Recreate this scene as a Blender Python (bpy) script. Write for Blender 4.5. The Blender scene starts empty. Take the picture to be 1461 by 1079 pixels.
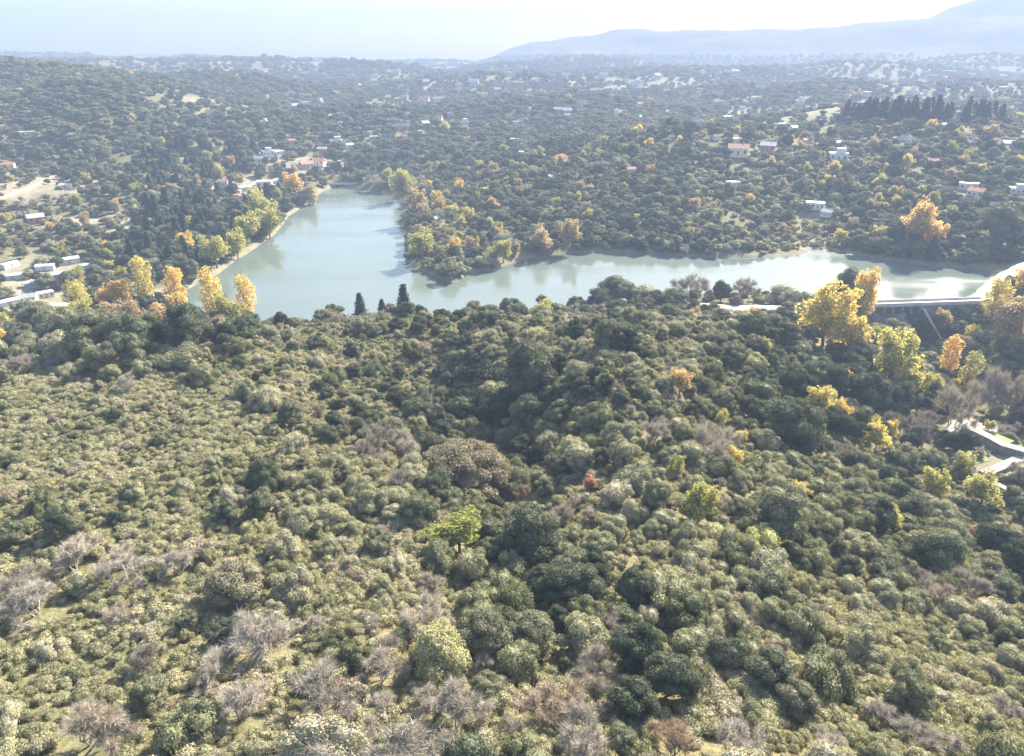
import bpy, math, random
import numpy as np
from mathutils import Vector

SC = bpy.context.scene
COL = SC.collection
R = math.radians

# ------------------------------------------------------------------ camera
HC, PITCH, FPX, W0, H0 = 100.0, R(24.0), 1014.0, 1461.0, 1079.0
SP, CP = math.sin(PITCH), math.cos(PITCH)
cam = bpy.data.cameras.new('camera')
cam.sensor_width, cam.sensor_fit, cam.lens = 36.0, 'HORIZONTAL', 36.0 * FPX / W0
cam.clip_start, cam.clip_end = 0.5, 40000
camo = bpy.data.objects.new('camera', cam)
COL.objects.link(camo)
camo.location = (0, 0, HC)
camo.rotation_euler = (math.pi / 2 - PITCH, 0, 0)
SC.camera = camo

# ------------------------------------------------------------------ sky, sun, exposure
SUN_AZ, SUN_EL = R(36), R(34)
world = bpy.data.worlds.new('World')
SC.world = world
world.use_nodes = True
wn, wl = world.node_tree.nodes, world.node_tree.links
wn.clear()
sky = wn.new('ShaderNodeTexSky')
sky.sky_type = 'NISHITA'
sky.sun_disc = False
sky.sun_elevation, sky.sun_rotation = SUN_EL, SUN_AZ
sky.air_density, sky.dust_density, sky.ozone_density = 1.0, 1.5, 1.0
bg = wn.new('ShaderNodeBackground')
bg.inputs['Strength'].default_value = 0.09
wo = wn.new('ShaderNodeOutputWorld')
wl.new(sky.outputs[0], bg.inputs[0])
wl.new(bg.outputs[0], wo.inputs[0])
sl = bpy.data.lights.new('sun', 'SUN')
sl.energy, sl.angle, sl.color = 5.0, R(0.53), (1.0, 0.94, 0.84)
so = bpy.data.objects.new('sun', sl)
COL.objects.link(so)
so.rotation_euler = Vector((math.sin(SUN_AZ) * math.cos(SUN_EL), math.cos(SUN_AZ) * math.cos(SUN_EL),
                            math.sin(SUN_EL))).to_track_quat('Z', 'Y').to_euler()
SC.view_settings.view_transform = 'Standard'
SC.view_settings.look = 'None'
SC.view_settings.exposure = 2.44
SC.view_settings.gamma = 1.0
cy = SC.cycles
cy.max_bounces, cy.diffuse_bounces, cy.glossy_bounces = 5, 2, 2
cy.transmission_bounces, cy.volume_bounces, cy.transparent_max_bounces = 2, 1, 4
cy.use_denoising = True
HAZE_DENSITY = 0.00046

# ------------------------------------------------------------------ pixel <-> world helpers
def ray(px, py):
    dx, dv = (px - W0 / 2) / FPX, (H0 / 2 - py) / FPX
    return np.array([dx, CP + dv * SP, -SP + dv * CP])

def at_z(px, py, z):
    d = ray(px, py)
    t = (z - HC) / d[2]
    return np.array([d[0] * t, d[1] * t, z])

def project(x, y, z):
    dz = z - HC
    depth = y * CP - dz * SP
    v = y * SP + dz * CP
    depth = np.maximum(depth, 1e-3)
    return W0 / 2 + FPX * x / depth, H0 / 2 - FPX * v / depth, depth

def vnoise(x, y, seed=0):
    xi, yi = np.floor(x).astype(np.int64), np.floor(y).astype(np.int64)
    fx, fy = x - xi, y - yi
    fx, fy = fx * fx * (3 - 2 * fx), fy * fy * (3 - 2 * fy)
    def h(a, b):
        n = (a * 374761393 + b * 668265263 + seed * 1442695) & 0x7fffffff
        n = ((n ^ (n >> 13)) * 1274126177) & 0x7fffffff
        return ((n ^ (n >> 16)) & 0xffff) / 65535.0
    return (h(xi, yi) * (1 - fx) + h(xi + 1, yi) * fx) * (1 - fy) + (h(xi, yi + 1) * (1 - fx) + h(xi + 1, yi + 1) * fx) * fy

# ------------------------------------------------------------------ terrain
LAKE_PX = [(318, 386), (335, 372), (352, 362), (372, 349), (390, 336), (402, 322), (412, 308), (428, 298), (442, 287), (452, 279),
           (462, 272), (478, 267), (500, 268), (522, 271), (545, 274), (563, 281), (572, 291), (577, 306), (579, 322), (579, 340),
           (577, 360), (579, 375), (592, 384), (612, 390), (628, 398), (640, 403), (655, 402), (663, 393), (690, 388), (715, 380),
           (740, 373), (770, 365), (800, 362), (850, 360), (900, 362), (950, 364), (1000, 367), (1060, 368), (1110, 367), (1140, 363),
           (1160, 356), (1185, 356), (1215, 363), (1250, 369), (1290, 375), (1330, 380), (1370, 382), (1416, 385), (1412, 396),
           (1402, 409), (1388, 419), (1370, 427), (1330, 431), (1290, 432), (1245, 433), (1200, 435), (1150, 428), (1080, 424),
           (1000, 424), (950, 428), (905, 430), (860, 433), (800, 448), (700, 458), (600, 461), (500, 464), (400, 466), (320, 466), (250, 458),
           (222, 444), (236, 434), (262, 424), (270, 412), (284, 404), (302, 396)]
LAKE = np.array([at_z(a, b, 0.0)[:2] for a, b in LAKE_PX])

def lake_sd(x, y):
    """signed distance to the shoreline, negative inside the water"""
    x, y = np.asarray(x, float), np.asarray(y, float)
    best = np.full(x.shape, 1e18)
    inside = np.zeros(x.shape, bool)
    n = len(LAKE)
    for i in range(n):
        (ax, ay), (bx, by) = LAKE[i], LAKE[(i + 1) % n]
        ex, ey = bx - ax, by - ay
        t = np.clip(((x - ax) * ex + (y - ay) * ey) / (ex * ex + ey * ey), 0, 1)
        best = np.minimum(best, (x - ax - t * ex) ** 2 + (y - ay - t * ey) ** 2)
        c = (ay > y) != (by > y)
        with np.errstate(divide='ignore', invalid='ignore'):
            inside ^= c & (x < ex * (y - ay) / (ey if ey else 1e-9) + ax)
    d = np.sqrt(best)
    return np.where(inside, -d, d)

CPX = [  # (px, py, ground height above the lake)
    (-200, 1079, 44), (0, 1079, 45), (365, 1079, 45.5), (730, 1079, 45), (1095, 1079, 44), (1461, 1079, 40), (1700, 1079, 32),
    (-200, 900, 42), (0, 900, 42), (365, 900, 42), (600, 900, 40.5), (760, 880, 37), (900, 900, 39), (1095, 900, 37), (1300, 900, 32), (1461, 900, 26),
    (0, 750, 40), (300, 750, 40), (600, 740, 37), (745, 770, 31), (850, 740, 35), (1000, 740, 34), (1200, 740, 26), (1330, 780, 18), (1461, 800, 10),
    (-100, 620, 38), (0, 620, 38), (300, 620, 37), (540, 620, 32), (690, 605, 17.5), (640, 560, 19.5), (720, 680, 22), (850, 585, 35.5), (950, 540, 35), (850, 520, 36), (780, 550, 30), (1000, 610, 29), (1100, 620, 23), (1200, 620, 12), (1290, 640, 2),
    (-150, 575, 36), (0, 545, 36), (150, 515, 35), (300, 488, 32), (400, 480, 30), (470, 474, 27), (540, 468, 26), (620, 468, 24), (680, 464, 24), (750, 465, 25),
    (830, 463, 26), (900, 464, 26), (980, 472, 21), (1050, 469, 18), (1090, 490, 17), (1130, 530, 11), (590, 510, 23), (450, 560, 33), (700, 500, 27),
    (1300, 700, 0), (1340, 660, -10), (1400, 650, -13), (1461, 640, -13), (1440, 700, -12), (1350, 600, -14), (1250, 570, -4), (1180, 530, 2), (1380, 560, -14), (1461, 560, -13),
    (1320, 490, -12), (1350, 520, -14), (1440, 485, -5), (1475, 430, 2), (1410, 470, -6), (1600, 640, -10), (1600, 500, 6), (1250, 480, -6), (1180, 470, 2),
    (100, 488, 12), (0, 490, 14), (200, 478, 9), (300, 470, 5), (400, 470, 2), (-150, 500, 16),
    (0, 450, 8), (0, 400, 6), (150, 420, 4), (100, 360, 7), (230, 335, 7), (200, 305, 9), (300, 345, 3), (0, 320, 12), (-200, 400, 10), (80, 280, 15), (150, 262, 17),
    (320, 275, 6), (400, 290, 2), (380, 245, 12), (430, 215, 20), (480, 190, 26), (300, 215, 26), (150, 215, 33), (0, 230, 26), (0, 185, 46), (150, 170, 50),
    (0, 140, 65), (0, 115, 80), (150, 127, 68), (300, 150, 50), (300, 130, 58), (-200, 140, 72), (-200, 115, 86), (450, 150, 36), (450, 125, 42),
    (650, 350, 5), (750, 335, 6), (900, 320, 6), (1050, 320, 7), (900, 290, 12), (750, 290, 13), (640, 300, 8), (900, 260, 18), (750, 260, 18), (620, 262, 8),
    (1050, 270, 18), (1050, 240, 24), (900, 230, 24), (750, 228, 22), (600, 225, 16), (560, 245, 8), (900, 200, 28), (750, 200, 26), (600, 195, 22), (1150, 325, 4), (1190, 310, 9),
    (900, 170, 30), (700, 170, 28), (550, 165, 28), (900, 140, 36), (650, 135, 38), (1050, 200, 32), (1100, 170, 33), (1150, 280, 16),
    (1300, 350, 5), (1400, 352, 6), (1475, 352, 6), (1300, 310, 13), (1420, 310, 14), (1300, 260, 24), (1430, 260, 24), (1300, 210, 34), (1430, 210, 34), (1300, 172, 42),
    (1430, 172, 42), (1300, 135, 36), (1461, 135, 36), (1650, 350, 12), (1650, 250, 30), (1650, 170, 42), (1100, 140, 34)]
CXYZ = [(-3200, 3300, 166), (-2300, 3500, 138), (-1500, 3800, 110), (-700, 4200, 90), (0, 4500, 84), (1000, 4300, 82), (2200, 4200, 80), (3600, 3800, 80),
        (-1500, 2000, 62), (-500, 2400, 62), (700, 2400, 60), (2000, 2300, 56), (-5000, 8000, 110), (0, 9000, 84), (5000, 8000, 90),
        (-30, 12, 48), (0, 12, 48), (30, 12, 47), (-40, -10, 48), (40, -10, 46)]
for c in ((540, 468, 26), (620, 468, 24), (680, 464, 24), (750, 465, 25), (830, 463, 26), (900, 464, 26), (980, 472, 21), (300, 488, 32), (400, 480, 30), (470, 474, 27)):
    q = at_z(*c)      # behind the crest the hill drops away to the shore
    CXYZ += [(q[0] * 1.08, q[1] * 1.08, q[2] * .84), (q[0] * 1.2, q[1] * 1.2, q[2] * .38)]
CTRL = np.array([at_z(*c) for c in CPX] + [np.array(c, float) for c in CXYZ])

def warp(x, y):
    return np.arctan2(x, y) * 1.6, np.log(np.hypot(x, y))
_cu, _cv = warp(CTRL[:, 0], CTRL[:, 1])
_n = len(CTRL)
_k = lambda r2: np.sqrt(r2 + 0.0015)
_A = np.zeros((_n + 3, _n + 3))
_A[:_n, :_n] = -_k((_cu[:, None] - _cu) ** 2 + (_cv[:, None] - _cv) ** 2) - np.eye(_n) * 0.004
_A[:_n, _n], _A[:_n, _n + 1], _A[:_n, _n + 2] = 1, _cu, _cv
_A[_n:, :_n] = _A[:_n, _n:].T
_w = np.linalg.solve(_A, np.append(CTRL[:, 2], [0, 0, 0]))

def ridge(px, prof):
    p = np.array(prof, float)
    return np.interp(px, p[:, 0], p[:, 1])

# rolling hills beyond the lake: column in the photograph, distance, height, radius
HILLS = [(1000, 640, 14, 70), (820, 560, 7, 55), (1300, 760, 20, 95), (1420, 600, 10, 70), (560, 900, 20, 100), (60, 900, 20, 200), (240, 760, 16, 90), (850, 1050, 24, 130), (1150, 1250, 32, 170),
         (690, 1500, 34, 200), (380, 1250, 26, 170), (1450, 1300, 34, 190), (950, 1900, 36, 240), (1250, 2100, 40, 260), (500, 2100, 38, 280), (150, 1900, 44, 300), (800, 2700, 44, 330), (1420, 2600, 40, 330), (120, 520, 8, 50)]

def raw_height(x, y):
    u, v = warp(x, y)
    z = _w[_n] + _w[_n + 1] * u + _w[_n + 2] * v
    for i in range(_n):
        z = z - _w[i] * _k((u - _cu[i]) ** 2 + (v - _cv[i]) ** 2)
    d = np.hypot(x, y)
    far = np.clip((d - 700) / 1500, 0, 1)
    z = z + far * (vnoise(x / 330, y / 330, 3) - 0.5) * 44 + np.clip((d - 300) / 600, 0, 1) * (vnoise(x / 110, y / 110, 5) - 0.5) * 15
    z = z + (vnoise(x / 9, y / 9, 7) - 0.5) * 0.9
    # the far mountains on the right
    px = W0 / 2 + FPX * (x / np.maximum(y, 1)) / CP
    pr1 = ridge(px, [(600, 0), (680, 10), (720, 90), (760, 150), (800, 195), (870, 232), (940, 215), (1000, 226), (1100, 235), (1200, 236), (1300, 245), (1461, 240), (1800, 150), (2300, 60)])
    pr2 = ridge(px, [(1150, 0), (1240, 190), (1290, 290), (1340, 450), (1375, 520), (1405, 555), (1430, 545), (1461, 550), (1520, 600), (1650, 480), (1900, 300), (2500, 100)])
    nz = 0.82 + 0.36 * vnoise(x / 350, y / 350, 11)
    z = z + pr1 * np.exp(-((d - 4100) / 480) ** 2) * .735 * (0.97 + 0.06 * vnoise(x / 300, y / 300, 13)) + pr2 * .56 * np.exp(-((d - 4900) / 420) ** 2) * (0.80 + 0.2 * nz)
    for (hx, hd, hh, hr_) in HILLS:
        q = (hx - W0 / 2) / FPX * .94
        z = z + hh * np.exp(-(((x - q * hd) / (hr_ * 1.25)) ** 2 + ((y - hd) / hr_) ** 2))
    sd = lake_sd(x, y)
    wd = np.where(x > 140, np.clip((d - 335) / 50, 0, 1), 1.0)     # the valley below the dam lies lower than the lake
    lo = np.maximum(z, 0.35 + np.minimum(sd, 12) * 0.12)
    lo = z + wd * (lo - z)
    ramp = np.clip(sd / 14, 0, 1)
    z_out = lo * ramp + (1 - ramp) * np.minimum(lo, 0.35 + sd * 0.35)
    return np.where(sd < 0, -np.minimum(5, 0.15 - sd * 0.3), z_out), sd

NA, ND = 560, 900
A0, A1, D0, D1 = R(-62), R(62), 9.0, 5700.0
_az = np.linspace(A0, A1, NA)
_ld = np.linspace(math.log(D0), math.log(D1), ND)
_AZ, _LD = np.meshgrid(_az, _ld)
TX, TY = np.sin(_AZ) * np.exp(_LD), np.cos(_AZ) * np.exp(_LD)
TZ, TSD = raw_height(TX.ravel(), TY.ravel())
TZ, TSD = TZ.reshape(ND, NA), TSD.reshape(ND, NA)

def sample(G, x, y):
    x, y = np.asarray(x, float), np.asarray(y, float)
    a = (np.arctan2(x, y) - A0) / (A1 - A0) * (NA - 1)
    l = (np.log(np.maximum(np.hypot(x, y), D0)) - _ld[0]) / (_ld[-1] - _ld[0]) * (ND - 1)
    a, l = np.clip(a, 0, NA - 1.001), np.clip(l, 0, ND - 1.001)
    i, j = l.astype(int), a.astype(int)
    fi, fj = l - i, a - j
    return (G[i, j] * (1 - fj) + G[i, j + 1] * fj) * (1 - fi) + (G[i + 1, j] * (1 - fj) + G[i + 1, j + 1] * fj) * fi

def ground(x, y):
    return float(sample(TZ, x, y))

def hit(px, py, lift_px=0.0):
    """where the ray through a photo pixel meets the ground (or a layer lift_px picture-pixels above it)"""
    d = ray(px, py)
    ts = np.exp(np.linspace(math.log(20), math.log(9000), 2600))
    X, Y, Z = d[0] * ts, d[1] * ts, HC + d[2] * ts
    g = sample(TZ, X, Y) + lift_px * ts / FPX
    k = np.nonzero(Z <= g)[0]
    k = k[0] if len(k) else len(ts) - 1
    return np.array([X[k], Y[k], sample(TZ, X[k], Y[k])]), float(ts[k])

# ------------------------------------------------------------------ materials
def mat(name):
    m = bpy.data.materials.new(name)
    m.use_nodes = True
    nt = m.node_tree
    nt.nodes.clear()
    out = nt.nodes.new('ShaderNodeOutputMaterial')
    return m, nt, out

def node(nt, t, **kw):
    n = nt.nodes.new(t)
    for k, v in kw.items():
        setattr(n, k, v)
    return n

def ramp_node(nt, stops):
    r = nt.nodes.new('ShaderNodeValToRGB')
    e = r.color_ramp.elements
    while len(e) < len(stops):
        e.new(0.5)
    for el, (p, c) in zip(e, stops):
        el.position, el.color = p, (*c, 1)
    return r

def leaf_mat(name, stops, transl=0.24, var=0.5, rough=0.6, spec=0.12):
    """leaves: colour by the plant's own tint, each leaf a little different; thin, so light comes through"""
    m, nt, out = mat(name)
    ta = node(nt, 'ShaderNodeAttribute', attribute_type='INSTANCER', attribute_name='tint')
    rp = ramp_node(nt, stops)
    nt.links.new(ta.outputs['Fac'], rp.inputs[0])
    lv = node(nt, 'ShaderNodeAttribute', attribute_type='GEOMETRY', attribute_name='leafvar')
    mr = node(nt, 'ShaderNodeMapRange')
    mr.inputs['To Min'].default_value, mr.inputs['To Max'].default_value = 1 - var * 0.55, 1 + var * 0.65
    nt.links.new(lv.outputs['Fac'], mr.inputs['Value'])
    mx = node(nt, 'ShaderNodeVectorMath', operation='SCALE')
    nt.links.new(rp.outputs[0], mx.inputs[0])
    nt.links.new(mr.outputs[0], mx.inputs['Scale'])
    bs = node(nt, 'ShaderNodeBsdfPrincipled')
    bs.inputs['Roughness'].default_value = rough
    bs.inputs['Specular IOR Level'].default_value = spec
    nt.links.new(mx.outputs[0], bs.inputs['Base Color'])
    tr = node(nt, 'ShaderNodeBsdfTranslucent')
    mt = node(nt, 'ShaderNodeVectorMath', operation='MULTIPLY')
    mt.inputs[1].default_value = (1.25, 1.2, 0.75)
    nt.links.new(mx.outputs[0], mt.inputs[0])
    nt.links.new(mt.outputs[0], tr.inputs[0])
    ms = node(nt, 'ShaderNodeMixShader')
    ms.inputs[0].default_value = transl
    nt.links.new(bs.outputs[0], ms.inputs[1])
    nt.links.new(tr.outputs[0], ms.inputs[2])
    nt.links.new(ms.outputs[0], out.inputs[0])
    return m

def plain_mat(name, c1, c2, scale=1.0, rough=0.8, bump=0.0, coord='Object'):
    m, nt, out = mat(name)
    tc = node(nt, 'ShaderNodeTexCoord')
    nz = node(nt, 'ShaderNodeTexNoise')
    nz.inputs['Scale'].default_value, nz.inputs['Detail'].default_value = scale, 6
    nt.links.new(tc.outputs[coord], nz.inputs['Vector'])
    rp = ramp_node(nt, [(0.35, c1), (0.68, c2)])
    nt.links.new(nz.outputs[0], rp.inputs[0])
    bs = node(nt, 'ShaderNodeBsdfPrincipled')
    bs.inputs['Roughness'].default_value = rough
    bs.inputs['Specular IOR Level'].default_value = 0.25
    nt.links.new(rp.outputs[0], bs.inputs['Base Color'])
    if bump:
        bp = node(nt, 'ShaderNodeBump')
        bp.inputs['Strength'].default_value = bump
        nt.links.new(nz.outputs[0], bp.inputs['Height'])
        nt.links.new(bp.outputs[0], bs.inputs['Normal'])
    nt.links.new(bs.outputs[0], out.inputs[0])
    return m

M = {}
M['shrub'] = leaf_mat('shrub_leaves', [(0.0, (.13, .14, .070)), (.3, (.22, .22, .12)), (.6, (.31, .295, .185)), (.85, (.37, .335, .235)), (1, (.36, .35, .13))])
M['scrub'] = leaf_mat('scrub_leaves', [(0.0, (.20, .20, .11)), (.35, (.30, .283, .16)), (.6, (.365, .335, .205)), (.8, (.34, .295, .22)), (1, (.27, .215, .175))])
M['evergreen'] = leaf_mat('evergreen_leaves', [(0.0, (.062, .075, .046)), (.4, (.135, .145, .088)), (.75, (.21, .20, .12)), (1, (.27, .215, .15))], transl=.2, spec=.05, rough=.7)
M['conifer'] = leaf_mat('conifer_needles', [(0.0, (.028, .048, .034)), (1, (.065, .085, .050))], transl=.15)
M['autumn'] = leaf_mat('autumn_leaves', [(0.0, (.29, .30, .10)), (.3, (.45, .41, .17)), (.55, (.62, .48, .16)), (.72, (.62, .41, .15)), (.82, (.48, .34, .19)), (.95, (.36, .29, .205)), (1, (.42, .22, .18))], transl=.45)
M['twig'] = leaf_mat('bare_twigs', [(0.0, (.19, .162, .135)), (.4, (.275, .24, .20)), (.75, (.39, .345, .29)), (1, (.33, .25, .17))], transl=.12, var=.6, rough=.8, spec=.1)
M['bark'] = plain_mat('bark', (.11, .085, .065), (.21, .17, .14), 3.0, .9)
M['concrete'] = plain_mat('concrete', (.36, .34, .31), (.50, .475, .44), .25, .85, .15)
M['dark_concrete'] = plain_mat('shaded_concrete', (.13, .13, .13), (.24, .235, .23), .35, .9, .3)  # shade of the dam face turned from the sun, put into a darker colour
M['stone'] = plain_mat('pale_stone', (.18, .165, .145), (.30, .27, .235), .8, .9, .4)
M['road'] = plain_mat('pale_gravel', (.42, .36, .29), (.55, .48, .40), .35, .95)
M['red_dirt'] = plain_mat('reddish_dirt', (.34, .22, .15), (.46, .32, .23), .3, .95)
M['sand'] = plain_mat('sand', (.44, .34, .20), (.58, .46, .28), .2, .95)
M['grass'] = plain_mat('meadow_grass', (.13, .17, .06), (.22, .25, .09), .35, .95)
M['white_wall'] = plain_mat('white_wall', (.52, .50, .47), (.64, .62, .59), .5, .8)
M['cream_wall'] = plain_mat('cream_wall', (.56, .48, .38), (.66, .58, .47), .5, .8)
M['brick_wall'] = plain_mat('brick_wall', (.34, .20, .15), (.44, .28, .21), 1.5, .85)
M['tile_roof'] = plain_mat('clay_roof', (.33, .15, .10), (.46, .24, .17), 2.0, .8)
M['grey_roof'] = plain_mat('grey_roof', (.30, .30, .31), (.42, .42, .43), .8, .6)
M['white_roof'] = plain_mat('white_metal_roof', (.42, .42, .43), (.58, .58, .58), .4, .45)
M['blue_roof'] = plain_mat('pale_blue_roof', (.42, .54, .60), (.52, .64, .68), .5, .5)
M['glass'] = plain_mat('window_glass', (.03, .035, .045), (.06, .07, .08), .5, .15)
M['door'] = plain_mat('door_wood', (.14, .085, .05), (.20, .13, .08), 2, .7)

def terrain_mat():
    m, nt, out = mat('hill_ground')
    geo = node(nt, 'ShaderNodeNewGeometry')
    def noise(s, d=6):
        n = node(nt, 'ShaderNodeTexNoise')
        n.inputs['Scale'].default_value, n.inputs['Detail'].default_value = s, d
        nt.links.new(geo.outputs['Position'], n.inputs['Vector'])
        return n
    a, b, c = noise(.22, 8), noise(.012, 5), noise(1.7, 4)
    r1 = ramp_node(nt, [(.30, (.105, .095, .050)), (.45, (.15, .13, .07)), (.58, (.175, .155, .088)), (.72, (.20, .17, .11))])
    nt.links.new(a.outputs[0], r1.inputs[0])
    r2 = ramp_node(nt, [(.32, (.55, .66, .5)), (.55, (.95, .95, .85)), (.72, (1.15, 1.05, .95))])
    nt.links.new(b.outputs[0], r2.inputs[0])
    mu = node(nt, 'ShaderNodeMix', data_type='RGBA', blend_type='MULTIPLY')
    mu.inputs['Factor'].default_value = 1
    nt.links.new(r1.outputs[0], mu.inputs['A'])
    nt.links.new(r2.outputs[0], mu.inputs['B'])
    r3 = ramp_node(nt, [(.3, (.7, .7, .7)), (.7, (1.25, 1.25, 1.25))])
    nt.links.new(c.outputs[0], r3.inputs[0])
    mu2 = node(nt, 'ShaderNodeMix', data_type='RGBA', blend_type='MULTIPLY')
    mu2.inputs['Factor'].default_value = 1
    nt.links.new(mu.outputs['Result'], mu2.inputs['A'])
    nt.links.new(r3.outputs[0], mu2.inputs['B'])
    # bare earth and sand where the ground is open
    at = node(nt, 'ShaderNodeAttribute', attribute_type='GEOMETRY', attribute_name='openness')
    r4 = ramp_node(nt, [(.3, (.26, .215, .155)), (.65, (.35, .305, .235))])
    nt.links.new(a.outputs[0], r4.inputs[0])
    mo = node(nt, 'ShaderNodeMix', data_type='RGBA')
    nt.links.new(at.outputs['Fac'], mo.inputs['Factor'])
    nt.links.new(mu2.outputs['Result'], mo.inputs['A'])
    nt.links.new(r4.outputs[0], mo.inputs['B'])
    bs = node(nt, 'ShaderNodeBsdfPrincipled')
    bs.inputs['Roughness'].default_value = .95
    bs.inputs['Specular IOR Level'].default_value = .1
    nt.links.new(mo.outputs['Result'], bs.inputs['Base Color'])
    bp = node(nt, 'ShaderNodeBump')
    bp.inputs['Strength'].default_value, bp.inputs['Distance'].default_value = .6, .5
    nt.links.new(c.outputs[0], bp.inputs['Height'])
    nt.links.new(bp.outputs[0], bs.inputs['Normal'])
    nt.links.new(bs.outputs[0], out.inputs[0])
    return m

def water_mat():
    m, nt, out = mat('lake_water')
    geo = node(nt, 'ShaderNodeNewGeometry')
    n1 = node(nt, 'ShaderNodeTexNoise')
    n1.inputs['Scale'].default_value, n1.inputs['Detail'].default_value = .45, 5
    mp = node(nt, 'ShaderNodeMapping')
    mp.inputs['Scale'].default_value = (1, .45, 1)
    nt.links.new(geo.outputs['Position'], mp.inputs['Vector'])
    nt.links.new(mp.outputs[0], n1.inputs['Vector'])
    n2 = node(nt, 'ShaderNodeTexNoise')
    n2.inputs['Scale'].default_value, n2.inputs['Detail'].default_value = .018, 4
    nt.links.new(mp.outputs[0], n2.inputs['Vector'])
    rp = ramp_node(nt, [(.3, (.098, .120, .094)), (.7, (.125, .150, .125))])
    nt.links.new(n2.outputs[0], rp.inputs[0])
    bs = node(nt, 'ShaderNodeBsdfPrincipled')
    bs.inputs['Roughness'].default_value = .09
    bs.inputs['IOR'].default_value = 1.33
    nt.links.new(rp.outputs[0], bs.inputs['Base Color'])
    mp2 = node(nt, 'ShaderNodeMapping')
    mp2.inputs['Scale'].default_value = (.010, .045, 1)
    mp2.inputs['Rotation'].default_value = (0, 0, .35)
    nt.links.new(geo.outputs['Position'], mp2.inputs['Vector'])
    n3 = node(nt, 'ShaderNodeTexNoise')
    n3.inputs['Scale'].default_value, n3.inputs['Detail'].default_value = 1, 4
    nt.links.new(mp2.outputs[0], n3.inputs['Vector'])
    rr = node(nt, 'ShaderNodeMapRange')
    rr.inputs['From Min'].default_value, rr.inputs['From Max'].default_value = .4, .65
    rr.inputs['To Min'].default_value, rr.inputs['To Max'].default_value = .06, .24
    nt.links.new(n3.outputs[0], rr.inputs['Value'])
    nt.links.new(rr.outputs[0], bs.inputs['Roughness'])
    bp = node(nt, 'ShaderNodeBump')
    bp.inputs['Strength'].default_value, bp.inputs['Distance'].default_value = .25, .15
    nt.links.new(n1.outputs[0], bp.inputs['Height'])
    nt.links.new(bp.outputs[0], bs.inputs['Normal'])
    nt.links.new(bs.outputs[0], out.inputs[0])
    return m

# ------------------------------------------------------------------ object helpers
def mesh_obj(name, verts, faces, m, parent=None, attr=None, smooth=False):
    me = bpy.data.meshes.new(name)
    me.from_pydata(verts, [], faces)
    if m:
        me.materials.append(m)
    if attr is not None:
        a = me.attributes.new('leafvar', 'FLOAT', 'FACE')
        a.data.foreach_set('value', np.asarray(attr, np.float32))
    if smooth:
        me.polygons.foreach_set('use_smooth', [True] * len(me.polygons))
    o = bpy.data.objects.new(name, me)
    COL.objects.link(o)
    if parent:
        o.parent = parent
    return o

def tag(o, label=None, cat=None, group=None, kind=None):
    if label: o['label'] = label
    if cat: o['category'] = cat
    if group: o['group'] = group
    if kind: o['kind'] = kind
    return o

def empty(name, loc, rz=0.0):
    o = bpy.data.objects.new(name, None)
    o.empty_display_size = 0.5
    COL.objects.link(o)
    o.location = loc
    o.rotation_euler = (0, 0, rz)
    return o

def copy_tree(o, parent=None):
    c = o.copy()
    COL.objects.link(c)
    if parent:
        c.parent = parent
    for ch in list(o.children):
        copy_tree(ch, c)
    return c

class MB:
    def __init__(s):
        s.v, s.f = [], []
    def add(s, v, f):
        b = len(s.v)
        s.v += [tuple(map(float, q)) for q in v]
        s.f += [tuple(int(i) + b for i in q) for q in f]
        return s
    def box(s, x0, x1, y0, y1, z0, z1):
        return s.add([(x0, y0, z0), (x1, y0, z0), (x1, y1, z0), (x0, y1, z0), (x0, y0, z1), (x1, y0, z1), (x1, y1, z1), (x0, y1, z1)],
                     [(0, 3, 2, 1), (4, 5, 6, 7), (0, 1, 5, 4), (1, 2, 6, 5), (2, 3, 7, 6), (3, 0, 4, 7)])
    def tube(s, p, r, n=6):
        p = [np.array(q, float) for q in p]
        V, F = [], []
        for i, q in enumerate(p):
            t = p[min(i + 1, len(p) - 1)] - p[max(i - 1, 0)]
            t /= np.linalg.norm(t) + 1e-9
            a = np.cross(t, (0.3, 1, 0.2)); a /= np.linalg.norm(a) + 1e-9
            b = np.cross(t, a)
            for k in range(n):
                w = 2 * math.pi * k / n
                V.append(q + r[i] * (a * math.cos(w) + b * math.sin(w)))
        for i in range(len(p) - 1):
            for k in range(n):
                F.append((i * n + k, i * n + (k + 1) % n, (i + 1) * n + (k + 1) % n, (i + 1) * n + k))
        return s.add(V, F)
    def build(s, name, m, parent=None, smooth=False):
        return mesh_obj(name, s.v, s.f, m, parent, smooth=smooth)

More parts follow.
